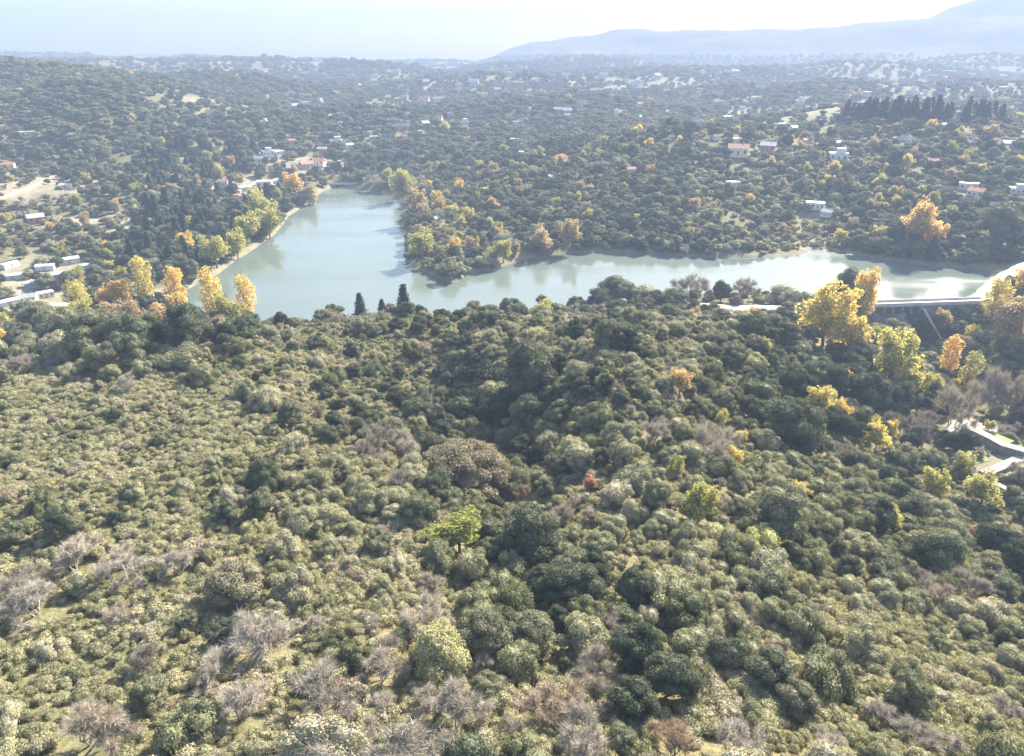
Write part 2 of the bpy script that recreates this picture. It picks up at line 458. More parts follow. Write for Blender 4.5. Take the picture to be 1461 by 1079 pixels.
# ------------------------------------------------------------------ build the ground and the lake
idx = np.arange(ND * NA).reshape(ND, NA)
quads = np.stack([idx[:-1, :-1], idx[:-1, 1:], idx[1:, 1:], idx[1:, :-1]], -1).reshape(-1, 4)
me = bpy.data.meshes.new('terrain')
me.vertices.add(ND * NA)
me.vertices.foreach_set('co', np.stack([TX, TY, TZ], -1).astype(np.float32).ravel())
nq = len(quads)
me.loops.add(nq * 4)
me.loops.foreach_set('vertex_index', quads.astype(np.int32).ravel())
me.polygons.add(nq)
me.polygons.foreach_set('loop_start', np.arange(0, nq * 4, 4, dtype=np.int32))
me.update(calc_edges=True)
me.polygons.foreach_set('use_smooth', [True] * nq)
OPEN = [(60, 395, 70, 35, .7), (30, 430, 60, 20, .6), (160, 318, 95, 12, .95), (60, 268, 90, 22, .75), (130, 262, 70, 12, .8), (345, 268, 45, 16, 1), (200, 258, 50, 10, .7),
        (440, 235, 60, 14, .8), (390, 215, 25, 14, .8), (245, 425, 30, 16, 1), (270, 400, 24, 6, 1), (1060, 438, 60, 6, 1), (1440, 440, 40, 40, .6), (1410, 650, 60, 40, .5), (1380, 610, 30, 14, .9),
        (500, 850, 70, 26, .45), (1080, 215, 70, 8, .7), (940, 165, 60, 10, .6), (1380, 270, 50, 10, .6), (1240, 930, 90, 25, .12), (300, 145, 60, 8, .5), (1150, 335, 25, 25, .5),
        (1030, 165, 60, 5, .6), (900, 120, 90, 10, .4), (420, 130, 60, 8, .4)]
def openness(x, y, z):
    px, py, dep = project(x, y, z)
    o = np.zeros(np.shape(x))
    for a, b, ra, rb, s in OPEN:
        q = ((px - a) / ra) ** 2 + ((py - b) / rb) ** 2
        o = np.maximum(o, .65 * s * np.clip(1.6 - q, 0, 1))
    return o
TO = openness(TX.ravel(), TY.ravel(), TZ.ravel()) * (0.55 + 0.9 * vnoise(TX.ravel() / 12, TY.ravel() / 12, 21))
_d = np.hypot(TX, TY).ravel()
_f = vnoise(TX.ravel() / 170, TY.ravel() / 95, 61) * .7 + vnoise(TX.ravel() / 60, TY.ravel() / 45, 62) * .3
TO = np.maximum(TO, np.clip((_f - .6) * 7, 0, .42) * np.clip((_d - 560) / 300, 0, 1) * (TZ.ravel() < 150))
TO = np.where((TSD.ravel() < 3) & (TSD.ravel() > -3), np.maximum(TO, .35), TO)
at_ = me.attributes.new('openness', 'FLOAT', 'POINT')
at_.data.foreach_set('value', np.clip(TO, 0, 1).astype(np.float32))
me.materials.append(terrain_mat())
terr = bpy.data.objects.new('terrain', me)
COL.objects.link(terr)
tag(terr, kind='structure')

lk = LAKE
lo = mesh_obj('lake_water', [(float(x), float(y), 0.0) for x, y in lk], [tuple(range(len(lk)))], water_mat())
tag(lo, kind='structure')

# ------------------------------------------------------------------ roads, dam, bridge, walls
def ribbon(name, pts, width, m, thick=.5, lift=.25, flat=None):
    """a strip laid on the ground along photo-derived ground points, with sides that go into the soil"""
    pts = [np.array(p, float) for p in pts]
    dense = []
    for a, b in zip(pts[:-1], pts[1:]):
        n = max(2, int(np.linalg.norm((b - a)[:2]) / 2.5))
        dense += [a + (b - a) * i / n for i in range(n)]
    dense.append(pts[-1])
    q = np.array(dense)
    for _ in range(3):
        q[1:-1] = .25 * q[:-2] + .5 * q[1:-1] + .25 * q[2:]
    V, F = [], []
    n = len(q)
    for i in range(n):
        t = (q[min(i + 1, n - 1)] - q[max(i - 1, 0)])[:2]
        t /= np.linalg.norm(t) + 1e-9
        nr = np.array([-t[1], t[0]])
        w = width * (.5 + .04 * math.sin(i * .9))
        L, Rr = q[i, :2] + nr * w, q[i, :2] - nr * w
        z = q[i, 2] if flat else max(ground(*L), ground(*Rr), ground(*q[i, :2])) + lift
        V += [(L[0], L[1], z), (Rr[0], Rr[1], z), (L[0], L[1], z - thick), (Rr[0], Rr[1], z - thick)]
    for i in range(n - 1):
        a, b = 4 * i, 4 * i + 4
        F += [(a, a + 1, b + 1, b), (a + 1, a + 3, b + 3, b + 1), (a + 2, a, b, b + 2)]
    F += [(0, 2, 3, 1), (4 * n - 4, 4 * n - 3, 4 * n - 1, 4 * n - 2)]
    return mesh_obj(name, V, F, m)

G = lambda *l: [hit(*c)[0] for c in l]
DA, DB = at_z(1243, 436, 3.4), at_z(1395, 431, 3.4)
tag(ribbon('access_road', [at_z(990, 434, 4.5), at_z(1020, 437, 4.2), at_z(1060, 439, 4), at_z(1100, 439, 3.8), at_z(1150, 437, 3.6), DA], 5.5, M['road'], 2.5, .3, True), kind='structure')
tag(ribbon('lakeside_road', [DB, at_z(1404, 424, 3.4), at_z(1416, 410, 3.4), at_z(1436, 395, 3.6), at_z(1465, 379, 4), at_z(1520, 362, 5)], 8.5, M['road'], 3.5, .3, True), kind='structure')
tag(ribbon('dirt_road', G((-60, 300), (0, 284), (35, 272), (60, 262), (78, 252)), 5.5, M['red_dirt'], 1.5), kind='structure')
tag(ribbon('shore_road', G((328, 274), (360, 266), (398, 264), (440, 263)), 9, M['road'], 2), kind='structure')
tag(ribbon('village_road', G((405, 243), (440, 238), (470, 233), (500, 228)), 5, M['road'], 2), kind='structure')

dm = empty('dam', (float(DA[0]), float(DA[1]), 0), math.atan2(DB[1] - DA[1], DB[0] - DA[0]))
tag(dm, 'concrete dam with a spillway bridge holding back the lake', 'dam')
LD = float(np.linalg.norm((DB - DA)[:2]))
SPL = LD * .46
def wedge(b, x0, x1, top, bot, w, batter):
    return b.add([(x0, w, top), (x1, w, top), (x0, w + 3, bot), (x1, w + 3, bot), (x0, 0, top), (x1, 0, top), (x0, -batter * (top - bot), bot), (x1, -batter * (top - bot), bot)],
                 [(0, 1, 5, 4), (4, 5, 7, 6), (2, 3, 1, 0), (0, 4, 6, 2), (1, 3, 7, 5)])
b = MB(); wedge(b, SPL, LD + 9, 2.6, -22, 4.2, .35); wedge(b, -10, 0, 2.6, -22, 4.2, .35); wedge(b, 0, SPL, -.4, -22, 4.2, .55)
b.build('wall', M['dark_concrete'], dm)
MB().box(-10, LD + 5, -.6, 4.8, 2.62, 3.3).build('deck', M['concrete'], dm)
for yy in (-.55, 4.45):
    MB().box(-10, LD + 5, yy, yy + .3, 3.303, 4.15).build('parapet', M['concrete'], dm)
for i in range(6):
    xx = .6 + i * (SPL - 2) / 5
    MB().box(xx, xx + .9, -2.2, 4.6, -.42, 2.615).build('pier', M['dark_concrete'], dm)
MB().add([(SPL, 0, 1.8), (SPL + .9, 0, 1.8), (SPL + 8, -8, -14), (SPL + 8.9, -8, -14), (SPL, -3, 1.5), (SPL + .9, -3, 1.5), (SPL + 8, -13, -14), (SPL + 8.9, -13, -14)],
         [(0, 1, 3, 2), (4, 6, 7, 5), (0, 4, 5, 1), (0, 2, 6, 4), (1, 5, 7, 3), (2, 3, 7, 6)]).build('training_wall', M['concrete'], dm)
MB().add([(LD + 2, -2, 3), (LD + 8, -4, 3), (LD + 6, -9, 1.5), (LD + 1, -7, 1.5), (LD + 2, -2, -12), (LD + 8, -4, -12), (LD + 7, -12, -12), (LD, -10, -12)],
         [(0, 3, 2, 1), (0, 1, 5, 4), (1, 2, 6, 5), (2, 3, 7, 6), (3, 0, 4, 7)]).build('abutment', M['stone'], dm)

BA, BB = at_z(436, 263.5, 2.6), at_z(517, 262, 2.6)
br = empty('footbridge', (float(BA[0]), float(BA[1]), 0), math.atan2(BB[1] - BA[1], BB[0] - BA[0]))
tag(br, 'low white bridge crossing the head of the lake', 'bridge')
LB = float(np.linalg.norm((BB - BA)[:2]))
MB().box(-3, LB + 3, -2, 2, 2.1, 2.6).build('deck', M['concrete'], br)
for yy in (-2, 1.8):
    MB().box(-3, LB + 3, yy, yy + .2, 2.603, 3.6).build('railing', M['white_wall'], br)
for i in range(5):
    xx = LB * (i + .5) / 5
    MB().box(xx, xx + .8, -1.8, 1.8, -4, 2.095).build('pier', M['concrete'], br)

def wall_along(name, pts, w, h, m, label, cat):
    pts = [np.array(p, float) for p in pts]
    V, F = [], []
    n = len(pts)
    for i, p in enumerate(pts):
        t = (pts[min(i + 1, n - 1)] - pts[max(i - 1, 0)])[:2]; t /= np.linalg.norm(t)
        nr = np.array([-t[1], t[0]]) * w / 2
        L, Rr = p[:2] + nr, p[:2] - nr
        zt, zb = p[2] + h, min(ground(*L), ground(*Rr)) - 1
        V += [(*L, zt), (*Rr, zt), (*L, zb), (*Rr, zb)]
    for i in range(n - 1):
        a, c = 4 * i, 4 * i + 4
        F += [(a, a + 1, c + 1, c), (a + 1, a + 3, c + 3, c + 1), (a + 2, a, c, c + 2)]
    F += [(0, 2, 3, 1), (4 * n - 4, 4 * n - 3, 4 * n - 1, 4 * n - 2)]
    o = mesh_obj(name, V, F, m)
    return tag(o, label, cat)
wall_along('stone_wall', G((1372, 618), (1392, 626), (1410, 635), (1428, 645), (1460, 654)), 3.0, 2.4, M['stone'], 'long pale stone retaining wall with a shaded face beside the meadow', 'wall')
wall_along('stone_wall', G((1460, 655), (1442, 663), (1424, 671), (1402, 680)), 2.6, 1.0, M['stone'], 'wide pale stone embankment below the long retaining wall', 'wall')
wall_along('stone_wall', G((1408, 692), (1424, 698), (1442, 707)), 1.8, 1.2, M['stone'], 'short stone wall lowest of the three by the meadow', 'wall')
tag(ribbon('footpath', G((1350, 618), (1362, 608), (1376, 602)), 2.0, M['stone'], .8), kind='structure')
tag(ribbon('footpath', G((1384, 617), (1402, 609), (1424, 602)), 2.2, M['road'], .8), kind='structure')
tag(ribbon('meadow', G((1340, 660), (1360, 652), (1385, 650), (1392, 648)), 9, M['grass'], 1.5, .12), kind='structure')
tag(ribbon('meadow', G((1395, 628), (1425, 627), (1475, 630)), 7, M['grass'], 1.5, .12), kind='structure')
tag(ribbon('beach', [at_z(232, 440, .5), at_z(238, 428, .5), at_z(256, 421, .5)], 7, M['sand'], 1, .2), kind='structure')
tag(ribbon('beach', [at_z(262, 398, .7), at_z(278, 396.5, .6), at_z(296, 394, .6)], 6, M['sand'], 1, .2), kind='structure')

# ------------------------------------------------------------------ houses
EXCL = []
def gable(b, w, d, h, rh, ov=.5):
    return b.add([(-w / 2 - ov, -d / 2 - ov, h), (w / 2 + ov, -d / 2 - ov, h), (w / 2 + ov, d / 2 + ov, h), (-w / 2 - ov, d / 2 + ov, h), (-w / 2 - ov, 0, h + rh), (w / 2 + ov, 0, h + rh)],
                 [(0, 1, 5, 4), (2, 3, 4, 5), (0, 4, 3), (1, 2, 5), (0, 3, 2, 1)])

def house(name, w, d, h, wallm, roofm, style):
    root = empty(name, (0, 0, 0))
    b = MB().box(-w / 2, w / 2, -d / 2, d / 2, -2.5, h)
    if style == 'wing':
        b.box(-w / 2 - w * .32, -w / 2 - .003, -d / 2 + 1.2, d / 2 - 1.5, -2.5, h * .82)
    b.build('wall', wallm, root)
    if style in ('gable', 'wing'):
        rb = MB(); gable(rb, w, d, h + .003, d * .26)
        if style == 'wing':
            rb.box(-w / 2 - w * .36, -w / 2 - .6, -d / 2 + .8, d / 2 - 1.1, h * .82 + .003, h * .82 + .3)
        rf = rb.build('roof', roofm, root)
        MB().box(w * .22, w * .22 + .8, .4, 1.2, h + d * .1, h + d * .33).build('chimney', M['brick_wall'], rf)
    else:
        MB().box(-w / 2 - .4, w / 2 + .4, -d / 2 - .4, d / 2 + .4, h + .003, h + .35).build('roof', roofm, root)
        if style == 'tower':
            MB().box(-w * .1, w * .38, -d * .35, d * .4, h + .353, h + 3.0).build('upper_storey', wallm, root)
    n = max(2, int(w / 3.2))
    for i in range(n):
        xx = -w / 2 + w * (i + .5) / n
        if i == n // 2:
            MB().box(xx - .5, xx + .5, -d / 2 - .06, -d / 2 + .02, 0, 2.1).build('door', M['door'], root)
        else:
            wd = MB().box(xx - .75, xx + .75, -d / 2 - .05, -d / 2 + .02, 1.0, 2.3).build('window', M['glass'], root)
            MB().box(xx - .85, xx + .85, -d / 2 - .12, -d / 2 - .003, .86, .985).build('sill', M['concrete'], wd)
    return root

def shed(name, w, d, h, wallm, roofm):
    root = empty(name, (0, 0, 0))
    MB().box(-w / 2, w / 2, -d / 2, d / 2, -2, h).build('wall', wallm, root)
    rb = MB(); gable(rb, w, d, h + .003, d * .12, .3)
    rb.build('roof', roofm, root)
    MB().box(-1.3, 1.3, -d / 2 - .05, -d / 2 + .02, 0, h * .85).build('door', M['grey_roof'], root)
    return root

KINDS_H = {'white_clay': lambda: house('house', 11, 8, 3.2, M['white_wall'], M['tile_roof'], 'gable'),
           'white_flat': lambda: house('house', 12, 9, 3.6, M['white_wall'], M['white_roof'], 'tower'),
           'cream_wing': lambda: house('house', 11, 8, 3.3, M['cream_wall'], M['tile_roof'], 'wing'),
           'brick_grey': lambda: house('house', 10, 7.5, 3.2, M['brick_wall'], M['grey_roof'], 'gable'),
           'white_grey': lambda: house('house', 12, 8, 3.4, M['white_wall'], M['grey_roof'], 'gable'),
           'blue': lambda: house('house', 13, 8, 3.4, M['white_wall'], M['blue_roof'], 'flat'),
           'pale': lambda: house('house', 12, 8, 3.3, M['cream_wall'], M['white_roof'], 'flat'),
           'shed': lambda: shed('shed', 16, 9, 3.2, M['white_wall'], M['white_roof']),
           'barn': lambda: shed('shed', 14, 8, 3.6, M['grey_roof'], M['grey_roof'])}
WIDTH_H = {'white_clay': 12, 'white_flat': 13, 'cream_wing': 14, 'brick_grey': 11, 'white_grey': 13, 'blue': 14, 'pale': 13, 'shed': 17, 'barn': 15}
HOUSES = [  # px, py of the foot, width in the photograph, kind, turn, label
    (382, 222, 20, 'white_flat', .2, 'tall white house with a flat roof on the slope above the lake head'),
    (370, 233, 22, 'white_grey', -.5, 'white house with a grey roof below the tall flat roofed one'),
    (398, 221, 18, 'pale', .5, 'pale flat roofed house right of the tall white one'),
    (416, 205, 14, 'white_clay', .1, 'small white house with a red roof on the upper slope'),
    (438, 240, 26, 'cream_wing', .2, 'cream house with a red roof behind the golden tree'),
    (456, 236, 22, 'white_clay', -.3, 'white house with a red roof beside the village road'),
    (480, 207, 22, 'white_flat', .1, 'white house with a large white roof among dark trees'),
    (498, 212, 16, 'white_grey', .4, 'small white house at the upper village edge'),
    (460, 218, 16, 'brick_grey', -.2, 'brick house with a grey roof on the village slope'),
    (350, 272, 30, 'shed', .1, 'long white building on the pale ground by the west shore'),
    (378, 266, 26, 'pale', -.1, 'pale flat building beside the long white one'),
    (396, 262, 16, 'white_grey', .3, 'white house at the shore road near the golden tree'),
    (338, 285, 20, 'cream_wing', .3, 'cream house below the long white building'),
    (320, 264, 18, 'white_clay', -.3, 'white house behind the long white building'),
    (112, 250, 28, 'blue', .1, 'house with a pale blue flat roof among trees'),
    (95, 268, 24, 'shed', -.1, 'white roofed shed at the end of the dirt road'),
    (130, 252, 18, 'white_clay', .4, 'white house right of the pale blue roof'),
    (40, 196, 24, 'pale', .1, 'pale house among trees high on the left hill'),
    (30, 132, 12, 'white_clay', .2, 'tiny white house near the top of the left hill'),
    (48, 130, 12, 'pale', .0, 'tiny pale house near the top of the left hill'),
    (52, 318, 26, 'brick_grey', .1, 'brick house with a grey roof beside the open tan field'),
    (14, 240, 20, 'cream_wing', -.2, 'cream house at the left edge above the dirt road'),
    (98, 376, 44, 'shed', .05, 'long shed with a bright white roof beside the dark grove'),
    (66, 385, 34, 'shed', -.1, 'white roofed shed left of the bright long one'),
    (126, 384, 30, 'barn', .1, 'grey shed with dark walls right of the bright long one'),
    (78, 398, 34, 'shed', .1, 'white shed in front of the row of sheds'),
    (20, 398, 40, 'shed', -.05, 'long white shed near the left edge'),
    (14, 382, 28, 'shed', .2, 'small white shed behind the long one at the left edge'),
    (48, 410, 26, 'barn', .0, 'low grey shed between white ones'),
    (12, 436, 34, 'shed', .1, 'white shed at the left edge above the big trees'),
    (42, 430, 26, 'white_grey', -.2, 'white house with a grey roof above the big trees'),
    (84, 442, 34, 'shed', -.15, 'white shed beside the bright yellow poplar'),
    (66, 424, 24, 'pale', .1, 'pale flat shed behind the one beside the yellow poplar'),
    (622, 316, 14, 'white_grey', .6, 'small white house hidden in the woods of the peninsula'),
    (742, 226, 18, 'white_flat', .1, 'white house at the edge of the woods across the lake'),
    (772, 226, 16, 'pale', -.2, 'pale house right of the white one across the lake'),
    (798, 229, 16, 'white_clay', .2, 'white house with a red roof in the line across the lake'),
    (785, 256, 14, 'white_grey', .2, 'lone white roof inside the woods across the lake'),
    (1052, 222, 40, 'cream_wing', .05, 'long reddish roofed house on the ridge across the lake'),
    (1095, 216, 26, 'brick_grey', -.1, 'brick house right of the long reddish roof'),
    (1195, 228, 30, 'white_flat', .1, 'white villa among dark trees on the right hill'),
    (1162, 298, 30, 'blue', .05, 'blue roofed house by the inlet woods'),
    (1180, 308, 20, 'white_grey', -.3, 'white house beside the blue roofed one'),
    (1380, 270, 30, 'pale', .1, 'pale flat house on the right hillside'),
    (1392, 280, 26, 'white_clay', -.2, 'white house with a red roof below the pale flat one'),
    (1450, 276, 24, 'white_flat', .2, 'white house at the right edge of the hillside'),
    (1440, 212, 26, 'white_grey', .2, 'white house near the dark trees at the right edge'),
    (1352, 182, 24, 'shed', .1, 'white building below the row of dark pines'),
    (1040, 170, 24, 'shed', .0, 'white long roof on the plain before the haze'),
    (968, 187, 20, 'pale', .1, 'pale building on the plain beyond the lake'),
    (1045, 266, 22, 'pale', .3, 'pale track side house in the woods of the peninsula'),
    (900, 246, 16, 'white_clay', .2, 'little white house inside the peninsula woods'),
    (1420, 300, 22, 'brick_grey', .1, 'brick house on the lower right hillside'),
    (1330, 235, 20, 'cream_wing', .2, 'cream house below the dark pines'),
]
proto_h = {}
def put_house(px, py, wpx, kd, turn, lab, group=None):
    p, t = hit(px, py)
    dep = float(project(*p)[2])
    s = min(1.7, max(.5, (.66 if kd in ('shed', 'barn') else .85) * wpx * dep / FPX / WIDTH_H[kd]))
    if kd not in proto_h:
        o = proto_h[kd] = KINDS_H[kd]()
    else:
        o = copy_tree(proto_h[kd])
    o.location = (p[0], p[1], p[2] + .3)
    o.rotation_euler = (0, 0, turn * (3 if kd == 'shed' else 1.5) - math.atan2(p[0], p[1]))
    o.scale = (s, s, s * (1.5 if group else 1.15))
    tag(o, lab, 'shed' if kd in ('shed', 'barn') else 'house', group or 'houses around the lake')
    w = WIDTH_H[kd] * s * .5
    u = -p[:2] / np.linalg.norm(p[:2])
    EXCL.append((p[0], p[1], w * .85))
    for f in (1.2, 2.2) + ((3.2, 4.2, 5.4) if group else ()):
        EXCL.append((p[0] + u[0] * w * f, p[1] + u[1] * w * f, w * .85))
for h in HOUSES:
    put_house(*h)
hr = RS_ = np.random.RandomState(77)
FARH = ['white_clay', 'pale', 'brick_grey', 'white_grey', 'cream_wing', 'brick_grey', 'cream_wing', 'pale', 'white_flat']
nf = 0
while nf < 130:
    qx = hr.uniform(300, 1461)
    qy = 105 + 105 * hr.rand() ** 1.3
    if qx < 480 and qy < 130 or (1205 < qx < 1360 and 150 < qy < 190):
        continue
    kd = FARH[hr.randint(len(FARH))]
    put_house(qx, qy, 8 + 9 * hr.rand(), kd, hr.uniform(-.6, .6), 'small pale house in the hazy valley town', 'far houses in the haze')
    nf += 1

# ------------------------------------------------------------------ plants: prototype meshes
RS = np.random.RandomState
_g = (1 + 5 ** .5) / 2
_iv = np.array([(-1, _g, 0), (1, _g, 0), (-1, -_g, 0), (1, -_g, 0), (0, -1, _g), (0, 1, _g), (0, -1, -_g), (0, 1, -_g), (_g, 0, -1), (_g, 0, 1), (-_g, 0, -1), (-_g, 0, 1)], float)
_iv /= np.linalg.norm(_iv[0])
_if = [(0, 11, 5), (0, 5, 1), (0, 1, 7), (0, 7, 10), (0, 10, 11), (1, 5, 9), (5, 11, 4), (11, 10, 2), (10, 7, 6), (7, 1, 8),
       (3, 9, 4), (3, 4, 2), (3, 2, 6), (3, 6, 8), (3, 8, 9), (4, 9, 5), (2, 4, 11), (6, 2, 10), (8, 6, 7), (9, 8, 1)]

class PM:
    """collects leaf faces with one random value each, and unseen light-blocking cores"""
    def __init__(s, seed):
        s.r = RS(seed)
        s.v, s.f, s.a, s.n = [], [], [], 0
    def ico(s, c, rad, val=.3):  # unseen solid core added inside foliage to block light and darken its shaded side
        v = _iv * (np.array(rad) * (0.85 + .3 * s.r.rand(12, 1))) + c
        s.v.append(v)
        s.f += [tuple(i + s.n for i in q) for q in _if]
        s.a += [val] * 20
        s.n += 12
    def leaves(s, P, N, size, wild=.7, long=1.5, vals=None):
        """one four-cornered leaf spray per point, facing roughly N"""
        k = len(P)
        N = N + s.r.normal(0, wild, (k, 3))
        N /= np.linalg.norm(N, axis=1, keepdims=True) + 1e-9
        U = np.cross(N, s.r.normal(0, 1, (k, 3)))
        U /= np.linalg.norm(U, axis=1, keepdims=True) + 1e-9
        V = np.cross(N, U)
        sz = (size * (.6 + .8 * s.r.rand(k)))[:, None]
        U, V = U * sz * long * .5, V * sz * .5
        b = N * sz * .18
        q = np.stack([P - U, P + V * .9 + b, P + U, P - V * .9 + b], 1).reshape(-1, 3)
        s.v.append(q)
        s.f += [(s.n + 4 * i, s.n + 4 * i + 1, s.n + 4 * i + 2, s.n + 4 * i + 3) for i in range(k)]
        s.a += list(s.r.rand(k) if vals is None else vals)
        s.n += 4 * k
    def blob(s, c, rad, n, size, core=.72, wild=.7, low=-.35):
        c, rad = np.array(c, float), np.array(rad, float) * np.ones(3)
        D = s.r.normal(0, 1, (n * 2, 3))
        D /= np.linalg.norm(D, axis=1, keepdims=True)
        D = D[D[:, 2] > low][:n]
        P = c + D * rad * (.80 + .30 * s.r.rand(len(D), 1))
        base = s.r.rand()
        s.leaves(P, D, size, wild, vals=np.clip(.6 * s.r.rand(len(D)) + .4 * base, 0, 1))
        if core:
            s.ico(c, rad * core)
    def strands(s, P, D, L, w):
        """thin twigs: narrow triangles from P along D"""
        k = len(P)
        D = D / (np.linalg.norm(D, axis=1, keepdims=True) + 1e-9)
        S = np.cross(D, s.r.normal(0, 1, (k, 3)))
        S /= np.linalg.norm(S, axis=1, keepdims=True) + 1e-9
        L = (L * (.6 + .8 * s.r.rand(k)))[:, None]
        q = np.stack([P - S * w, P + S * w, P + D * L], 1).reshape(-1, 3)
        s.v.append(q)
        s.f += [(s.n + 3 * i, s.n + 3 * i + 1, s.n + 3 * i + 2) for i in range(k)]
        s.a += list(s.r.rand(k))
        s.n += 3 * k
    def mesh(s, name, m):
        me = bpy.data.meshes.new(name)
        me.from_pydata(np.concatenate(s.v).tolist(), [], s.f)
        me.materials.append(m)
        at = me.attributes.new('leafvar', 'FLOAT', 'FACE')
        at.data.foreach_set('value', np.array(s.a, np.float32))
        return me

def trunk_mesh(name, seed, H, r0, limbs=4, spread=1.0, lean=.1, start=.35, tips=False, m=None):
    """a tapered trunk with a few limbs"""
    r = RS(seed)
    b = MB()
    top = np.array([r.normal(0, lean) * H, r.normal(0, lean) * H, H])
    pts = [np.array([0, 0, -.8]), top * .33 + r.normal(0, .03 * H, 3) * [1, 1, 0], top * .66 + r.normal(0, .03 * H, 3) * [1, 1, 0], top]
    b.tube(pts, [r0, r0 * .75, r0 * .5, r0 * .12], 7)
    ends = [top]
    for i in range(limbs):
        f = start + (1 - start) * .8 * (i + r.rand()) / limbs
        p = top * f
        a = i * 2.4 + r.rand()
        L = spread * (.7 + .5 * r.rand())
        e = p + np.array([math.cos(a) * L, math.sin(a) * L, L * (.5 + .5 * r.rand())])
        mid = (p + e) / 2 + [0, 0, -.12 * L]
        b.tube([p, mid, e], [r0 * .45, r0 * .3, r0 * .08], 5)
        ends.append(e)
        if tips:
            for k in range(3):
                q = p + (e - p) * (.4 + .25 * k)
                w = q + r.normal(0, .3, 3) * L + [0, 0, .35 * L]
                b.tube([q, w], [r0 * .16, r0 * .04], 4)
                ends.append(w)
    me = bpy.data.meshes.new(name)
    me.from_pydata(b.v, [], b.f)
    me.materials.append(m or M['bark'])
    me.polygons.foreach_set('use_smooth', [True] * len(me.polygons))
    return me, ends

def shrub_proto(i):
    """rounded evergreen shrub made of cauliflower-like clumps, radius about 2.5 m"""
    p = PM(100 + i)
    n = 13 + i % 3 * 4
    asp = [1, 1.15, .9, 1.05, .95, 1.2][i % 6]
    for k in range(n):
        z = p.r.rand() ** .8
        a = k * 2.39996 + p.r.rand() * .7
        rr = math.sqrt(max(0, 1 - z * z)) * (1.25 + .95 * p.r.rand())
        c = (math.cos(a) * rr * asp, math.sin(a) * rr / asp, .75 + z * (1.75 + .35 * p.r.rand()))
        q = .5 + .65 * p.r.rand() ** 1.3
        p.blob(c, (q, q, q * .9), 360, .125, .86, .45)
    p.blob((0, 0, .9), (1.6, 1.6, 1.1), 60, .3, .9)
    return p.mesh('shrub', M['shrub'])

def scrub_proto(i):
    """low loose bush, radius about 1.2 m"""
    p = PM(200 + i)
    for k in range(5 + i % 3):
        a, rr = p.r.rand() * 6.28, 1.0 * p.r.rand() ** .6
        q = .38 + .3 * p.r.rand()
        p.blob((math.cos(a) * rr, math.sin(a) * rr, .35 + .45 * p.r.rand()), (q, q, q * .8), 150, .115, .75, .6, -.2)
    P = np.column_stack([p.r.normal(0, .6, (60, 2)), np.zeros(60) + .1])
    p.strands(P, p.r.normal(0, .45, (60, 3)) + [0, 0, 1.1], 1.1, .022)
    return p.mesh('bush', M['scrub'])

def tree_proto(i, m='evergreen', dens=1.0, core=.85):
    """tree crown with many clumps over a trunk: radius about 3 m, height about 6.5 m"""
    p = PM(300 + i)
    n = int((20 + 4 * (i % 3)) * dens)
    tall = [1, 1.15, .85, 1.3][i % 4]
    for k in range(n):
        z = -.75 + 1.75 * p.r.rand()
        a = k * 2.39996 + p.r.rand()
        rr = math.sqrt(max(.05, 1 - z * z)) * (1.5 + .9 * p.r.rand())
        q = .6 + .75 * p.r.rand()
        p.blob((math.cos(a) * rr, math.sin(a) * rr, 3.3 + z * 2.1 * tall), (q, q, q * .8), 340, .15, core, .5)
    if core:
        p.blob((0, 0, 3.0), (1.8, 1.8, 2.0 * tall), 60, .3, .95)
    cr = p.mesh('crown', M[m])
    tr, _ = trunk_mesh('trunk', 350 + i, 4.4, .24, 5, 1.7)
    return tr, cr

def dome_proto(i):
    """wide umbrella crown of fine sprays over several leaning stems, radius about 5 m"""
    p = PM(380 + i)
    for k in range(70):
        z = p.r.rand()
        a = k * 2.39996 + p.r.rand() * .5
        rr = math.sqrt(max(0, 1 - z * z)) * (4.3 + .5 * p.r.rand())
        q = .7 + .4 * p.r.rand()
        p.blob((math.cos(a) * rr, math.sin(a) * rr, 2.6 + 3.4 * z), (q, q, q * .8), 200, .17, .6, .6, -.2)
    p.blob((0, 0, 3.4), (3.7, 3.7, 2.3), 60, .3, .95)
    P_ = np.column_stack([p.r.normal(0, 2.2, (500, 2)), 1.2 + 2.0 * p.r.rand(500)])
    p.strands(P_, p.r.normal(0, .5, (500, 3)) + [0, 0, .7], 1.4, .03)
    tr, _ = trunk_mesh('trunk', 390 + i, 4.0, .30, 6, 3.0, .05, .1)
    return tr, p.mesh('crown', M['evergreen'])

def autumn_proto(i):
    """open autumn crown, gaps between the sprays"""
    p = PM(400 + i)
    tr, ends = trunk_mesh('trunk', 450 + i, 6.0, .20, 7, 1.8, .05, .25, True)
    for e in ends:
        for k in range(2):
            q = .55 + .45 * p.r.rand()
            p.blob(e + p.r.normal(0, .45, 3), (q, q, q * 1.1), 52, .27, .35, 1.0, -1)
    for k in range(10):
        a, rr = k * 2.4, 1.1 + .9 * p.r.rand()
        p.blob((math.cos(a) * rr, math.sin(a) * rr, 2.2 + 3.6 * p.r.rand()), (.8, .8, .8), 60, .27, .4, 1.0, -1)
    return tr, p.mesh('crown', M['autumn'])

def poplar_proto(i):
    """tall upright autumn poplar, about 12 m"""
    p = PM(500 + i)
    tr, _ = trunk_mesh('trunk', 550 + i, 10.5, .22, 9, .9, .012, .2)
    for k in range(38):
        h = 2.2 + 9.6 * (k + p.r.rand()) / 38
        w = 1.75 * math.sin(math.pi * min(1, (h - 1.2) / 11.5)) ** .7
        a, rr = k * 2.4, w * p.r.rand() ** .6
        q = .45 + .35 * p.r.rand()
        p.blob((math.cos(a) * rr, math.sin(a) * rr, h), (q, q, q * 1.7), 52, .27, .35, 1.0, -1)
    return tr, p.mesh('crown', M['autumn'])

